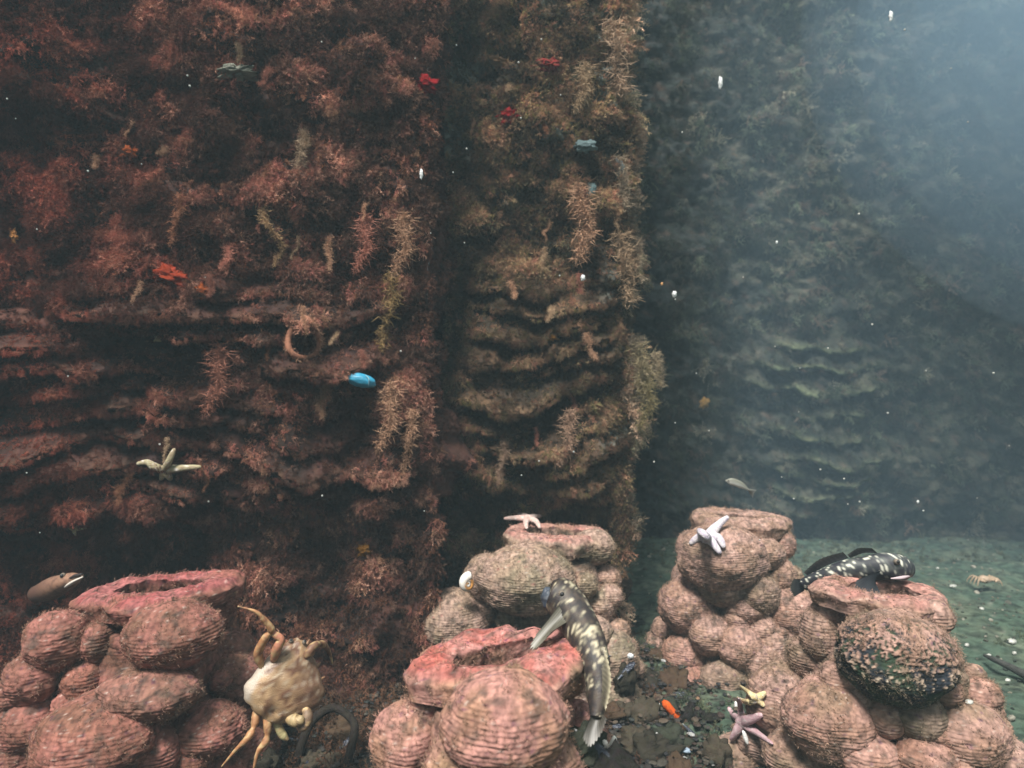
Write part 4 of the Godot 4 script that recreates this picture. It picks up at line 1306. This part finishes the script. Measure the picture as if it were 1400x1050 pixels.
	# things on the walls
	var bw := on_wall("left", 494, 520, 0.065)
	o = lump("blue_lump", "bright sky blue oval lump lodged at the end of a left ledge", "debris", bw, Vector3(0.026, 0.0125, 0.013), Vector3(0.2, 0.2, -0.24), Color(0.03, 0.27, 0.43), "shell", 0.12)
	acc = Acc.new()
	tube(acc, [Vector3(0.004, 0.013, 0.006), Vector3(0.012, 0.008, 0.0125), Vector3(0.014, -0.004, 0.012)], [0.0, 0.0004, 0.5, 0.001, 1.0, 0.0004], Color(0.3, 0.55, 0.65))
	obj("pale_seam", acc, "shell", o)
	for r in [["crimson sponge patch high on the middle panel's left edge", "left", 583, 116, 0.018, 0.014, Color(0.32, 0.018, 0.022)], ["brightest red sponge patch, near the top centre of the middle panel", "middle", 696, 158, 0.020, 0.016, Color(0.50, 0.025, 0.03)], ["dull red sponge patch right of and above the brightest red one", "middle", 748, 90, 0.022, 0.012, Color(0.34, 0.05, 0.045)],
			["broad orange red sponge sheet above the left ledges", "left", 232, 378, 0.034, 0.018, Color(0.42, 0.065, 0.03)], ["small orange sponge blob right of the broad sheet", "left", 277, 398, 0.012, 0.012, Color(0.55, 0.13, 0.035)], ["rusty orange blob on the upper left wall", "left", 178, 208, 0.012, 0.010, Color(0.5, 0.12, 0.04)], ["mustard blob low in the dark on the left wall", "left", 497, 752, 0.012, 0.010, Color(0.30, 0.14, 0.03)],
			["tan sponge lump between the two upper red patches", "middle", 678, 85, 0.022, 0.012, Color(0.42, 0.24, 0.13)], ["bright ochre lump in the dark ledge of the middle panel", "middle", 755, 461, 0.011, 0.006, Color(0.62, 0.30, 0.08)], ["pale grey flake on the middle panel's right side, upper", "middle", 800, 200, 0.022, 0.012, Color(0.20, 0.28, 0.29)], ["pale grey flake under the upper one by the corner", "middle", 806, 262, 0.014, 0.020, Color(0.20, 0.30, 0.31)], ["bluish flake at the very corner of the middle panel", "middle", 846, 232, 0.012, 0.022, Color(0.20, 0.30, 0.33)],
			["orange glint at the left picture edge of the rusty wall", "left", 18, 322, 0.006, 0.012, Color(0.68, 0.30, 0.10)], ["whitish crust streak high on the left wall", "left", 322, 100, 0.03, 0.010, Color(0.32, 0.33, 0.27)], ["cream speck of shell on the left ledges", "left", 216, 463, 0.005, 0.005, Color(0.6, 0.5, 0.3)],
			["ochre leaf flake on the hazy wall beside the corner", "far", 963, 551, 0.016, 0.022, Color(0.50, 0.30, 0.10)]]:
		var z: float = 0.010 if r[0].begins_with("p") else r[4] * 0.6
		lump("sponge_patch" if not ("flake" in r[0] or "crust" in r[0] or "speck" in r[0] or "glint" in r[0]) else "crust_flake", r[0], "sponge" if not ("flake" in r[0] or "crust" in r[0] or "speck" in r[0] or "glint" in r[0]) else "flake", on_wall(r[1], r[2], r[3], 0.012), Vector3(r[4], r[5], z), Vector3(0, 0, rng.randf_range(-0.5, 0.3)), r[6] * 0.62, "sponge", 0.4 if "flake" in r[0] else 0.7)
	acc = Acc.new()
	tube(acc, [at(859, 484, 1.565), at(861, 505, 1.555), at(865, 525, 1.555), at(864, 541, 1.56)], [0.0, 0.003, 0.5, 0.0055, 1.0, 0.004], Color(0.34, 0.26, 0.06))
	o = obj("yellow_stalk", acc, "sponge")
	tag(o, "mustard yellow stalk hanging under the growth at the corner", "sponge")
	acc = Acc.new()
	var c := on_wall("left", 415, 462, 0.03)
	var ring := []
	for k in 14:
		var a := TAU * k / 13.0
		ring.append(c + Vector3(cos(a) * 0.027, sin(a) * 0.036, 0.012 * sin(a * 2.0)))
	tube(acc, ring, [0.0, 0.004, 0.5, 0.006, 1.0, 0.004], Color(0.30, 0.14, 0.09))
	o = obj("algae_loop", acc, "sponge")
	tag(o, "algae strand curled into a ring on the left ledges", "algae")
	var bristles := []
	var tones := []
	for k in 240:
		var a := TAU * k / 240.0
		var out := Vector3(cos(a), sin(a), rng.randfn(0, 0.8)) * (1.0 if rng.randf() < 0.75 else -1.0)
		bristles.append(Transform3D(Basis(Quaternion(Vector3.UP, out.normalized())).scaled(Vector3.ONE * rng.randf_range(0.006, 0.014)), c + Vector3(cos(a) * 0.027, sin(a) * 0.036, 0.012 * sin(a * 2.0))))
		tones.append(Color(0.36, 0.2, 0.13) * rng.randf_range(0.6, 1.3))
	scatter("bristles", hair, "algae", bristles, tones, o)
	# dark hose end arching out of the floor
	acc = Acc.new()
	tube(acc, [at(404, 1050, 1.03), at(414, 1012, 1.04), at(428, 984, 1.06), at(456, 968, 1.07), at(482, 985, 1.05), at(483, 1010, 1.03), at(470, 1058, 1.02)], [0.0, 0.0062, 0.3, 0.0072, 0.6, 0.0060, 1.0, 0.0068], Color(0.030, 0.025, 0.021), 16, 8)
	o = obj("hose_loop", acc, "sponge")
	tag(o, "dark loop of hose arching beside the cream crab", "hose")
	# sea floor litter
	acc = Acc.new()
	tube(acc, [on_plane(1346, 896, 0.012), on_plane(1362, 903, 0.016), on_plane(1385, 914, 0.012), on_plane(1425, 936, 0.010)], [0.0, 0.003, 0.3, 0.006, 1.0, 0.009], Color(0.06, 0.06, 0.055), 10, 6)
	o = obj("twig", acc, "sponge")
	tag(o, "dark twig lying on the silt at the right edge", "twig")
	for r in [["white round pebble alone on the far silt right of the black fish", 1342, 833, 0.010, 0.009], ["white pebble on the silt beside the crusted bulb", 1322, 882, 0.008, 0.007], ["white pebble just above the dark twig", 1387, 893, 0.007, 0.006], ["grey white shell lump above the white pebble by the twig", 1383, 877, 0.017, 0.009], ["pale chip of shell on the twig's thick end", 1352, 896, 0.008, 0.005], ["pale leaf green flake on the silt behind the back towers", 1110, 744, 0.015, 0.004], ["small white chip on the silt right of the black fish's head", 1282, 777, 0.008, 0.006], ["white chip at the lowest right of the silt", 1378, 930, 0.008, 0.005], ["pale sliver of shell on the silt near the pale crab", 1303, 801, 0.016, 0.005], ["white chip on the front right tower's low right bulb", 1325, 960, 0.008, 0.005]]:
		lump("pebble", r[0], "pebble", touch(r[1], r[2], 0.004), Vector3(r[3], r[4], r[3] * 0.8) * 0.62, Vector3(0, 0.4, 0.1), Color(0.22, 0.32, 0.2) if "green" in r[0] else Color(0.46, 0.46, 0.42), "shell", 0.2)
	var grit := Acc.new()
	ellipsoid(grit, Vector3.ZERO, Vector3(1, 0.6, 0.8), Basis(), plain(Color.WHITE), 0.4, 7, 5, 1.5)
	var gm := grit.mesh()
	var places := []
	var colours := []
	for k in 5200:
		var x := rng.randf_range(-1.0, 2.6)
		var z := rng.randf_range(-2.55, -0.75)
		var s := rng.randf_range(0.0012, 0.0045) * (2.2 if rng.randf() < 0.08 else 1.0)
		places.append(Transform3D(Basis.from_euler(Vector3(rng.randfn(0, 0.3), rng.randf() * TAU, rng.randfn(0, 0.3))).scaled(Vector3.ONE * s), Vector3(x, floor_height(x, z) + s * 0.2, z)))
		colours.append(pick([Color(0.10, 0.10, 0.08), Color(0.17, 0.16, 0.12), Color(0.05, 0.06, 0.05), Color(0.30, 0.28, 0.23), Color(0.11, 0.14, 0.09), Color(0.06, 0.05, 0.04)]))
	tag(scatter("shell_grit", gm, "sponge", places, colours), "grit and shell fragments strewn over the silt", "")
	places = []
	colours = []
	for k in 5200:
		var x := rng.randfn(0.17, 0.13) if k < 3600 else rng.randf_range(-0.5, -0.15)
		var z := rng.randf_range(-1.5, -0.8)
		var s := rng.randf_range(0.002, 0.008) * (1.6 if rng.randf() < 0.1 else 1.0)
		places.append(Transform3D(Basis.from_euler(Vector3(rng.randfn(0, 0.7), rng.randf() * TAU, rng.randfn(0, 0.7))).scaled(Vector3(s, s * 0.5, s)), Vector3(x, floor_height(x, z) + rng.randf() * 0.016, z)))
		colours.append(pick([Color(0.035, 0.03, 0.026), Color(0.018, 0.018, 0.02), Color(0.055, 0.048, 0.036), Color(0.075, 0.055, 0.038), Color(0.024, 0.028, 0.024), Color(0.045, 0.027, 0.02)] if rng.randf() < 0.975 else [Color(0.36, 0.36, 0.35), Color(0.20, 0.12, 0.07)]))
	tag(scatter("shell_rubble", gm, "shell", places, colours), "dark shell rubble heaped on the floor between the towers", "")
	# low weed on the floor and dark weed at the wall's foot
	var weed := tuft_mesh(10, -0.05, 0.8, 0.03)
	places = []
	colours = []
	for k in 4200:
		var x := rng.randf_range(-1.1, 2.6)
		var z := rng.randf_range(-2.55, -0.9)
		if k > 2400:
			x = rng.randf_range(-0.55, 0.36)
		if x < 0.36:
			z = rng.randf_range(-1.6, -0.82)
		elif k > 1500:
			z = rng.randf_range(-2.6, -2.2)
		elif fbm.get_noise_2d(x * 3.0, z * 3.0) < 0.08:
			continue
		var s := rng.randf_range(0.01, 0.03) * (1.35 if x < 0.1 else 0.8)
		places.append(Transform3D(Basis.looking_at(-(Vector3.UP + Vector3(rng.randfn(0, 0.5), 0, rng.randfn(0.2, 0.5))).normalized(), Vector3(0.3, 0.1, 1)).scaled(Vector3.ONE * s), Vector3(x, floor_height(x, z), z)))
		colours.append(pick([Color(0.09, 0.05, 0.03), Color(0.07, 0.045, 0.03), Color(0.13, 0.065, 0.04)] if x < 0.3 else [Color(0.10, 0.12, 0.07), Color(0.13, 0.13, 0.08), Color(0.07, 0.085, 0.055)]))
	tag(scatter("floor_weed", weed, "algae", places, colours), "low weed growing on the sea floor", "")
	# particles adrift in the water
	for r in [["largest white speck drifting beside the corner of the middle panel", 922, 402, 1.3, 0.006], ["white speck on the middle panel's right side", 797, 380, 1.35, 0.006], ["orange speck left of the largest white speck", 905, 388, 1.3, 0.003], ["white speck with a trail high in the blue haze", 1218, 22, 1.3, 0.005], ["bluish speck high in the haze", 985, 113, 1.4, 0.006], ["white sliver adrift before the dark groove", 576, 238, 1.1, 0.004], ["pale speck adrift before the middle of the far wall", 1062, 331, 1.4, 0.003], ["pale speck low before the far wall", 1255, 686, 1.3, 0.003]]:
		lump("drifting_speck", r[0], "speck", at(r[1], r[2], r[3]), Vector3(r[4] * 0.7, r[4] * (2.0 if "sliver" in r[0] or "trail" in r[0] or "bluish" in r[0] else 1.0), r[4] * 0.5), Vector3.ZERO, Color(0.6, 0.3, 0.1) if "orange" in r[0] else Color(0.72, 0.74, 0.74), "shell", 0.3)
	var acc2 := Acc.new()
	ellipsoid(acc2, Vector3.ZERO, Vector3.ONE, Basis(), plain(Color(0.62, 0.62, 0.58)), 0.3, 8, 6)
	var speck := acc2.mesh()
	for k in 60:
		o = put("drifting_speck", speck, "shell")
		o.transform = Transform3D(Basis().scaled(Vector3.ONE * rng.randf_range(0.0009, 0.0019)), at(rng.randf_range(440, 1400) if k < 45 else rng.randf_range(0, 500), rng.randf_range(0, 800), rng.randf_range(0.9, 1.25)))
		tag(o, "tiny pale particle adrift in the water before the walls", "speck", "tiny particles adrift in the water")
	# cloudy water to the right; nested ellipsoids added to make its upper part glow
	mist("cloudy_water", Vector3(2.5, 0.95, -2.15), Vector3(3.7, 2.0, 0.8), RenderingServer.FOG_VOLUME_SHAPE_BOX, 0.095)
	for k in 5:
		var f := 1.0 - 0.15 * k
		mist("cloudy_water", Vector3(2.02, 1.68, -1.96), Vector3(2.3 * f, 2.0 * f, 1.1 * (0.5 + 0.5 * f)), RenderingServer.FOG_VOLUME_SHAPE_ELLIPSOID, 0.26)

func mist(called: String, where: Vector3, size: Vector3, shape: int, density: float) -> void:
	var f := FogVolume.new()
	f.name = numbered(called)
	f.shape = shape
	f.size = size
	f.position = where
	var m := FogMaterial.new()
	m.density = density
	m.albedo = Color(0.72, 0.88, 1.0)
	f.material = m
	f.set_meta("kind", "stuff")
	f.set_meta("label", "added blue haze between the towers and the far wall, thickened for the glow at the upper right")
	add_child(f, true)
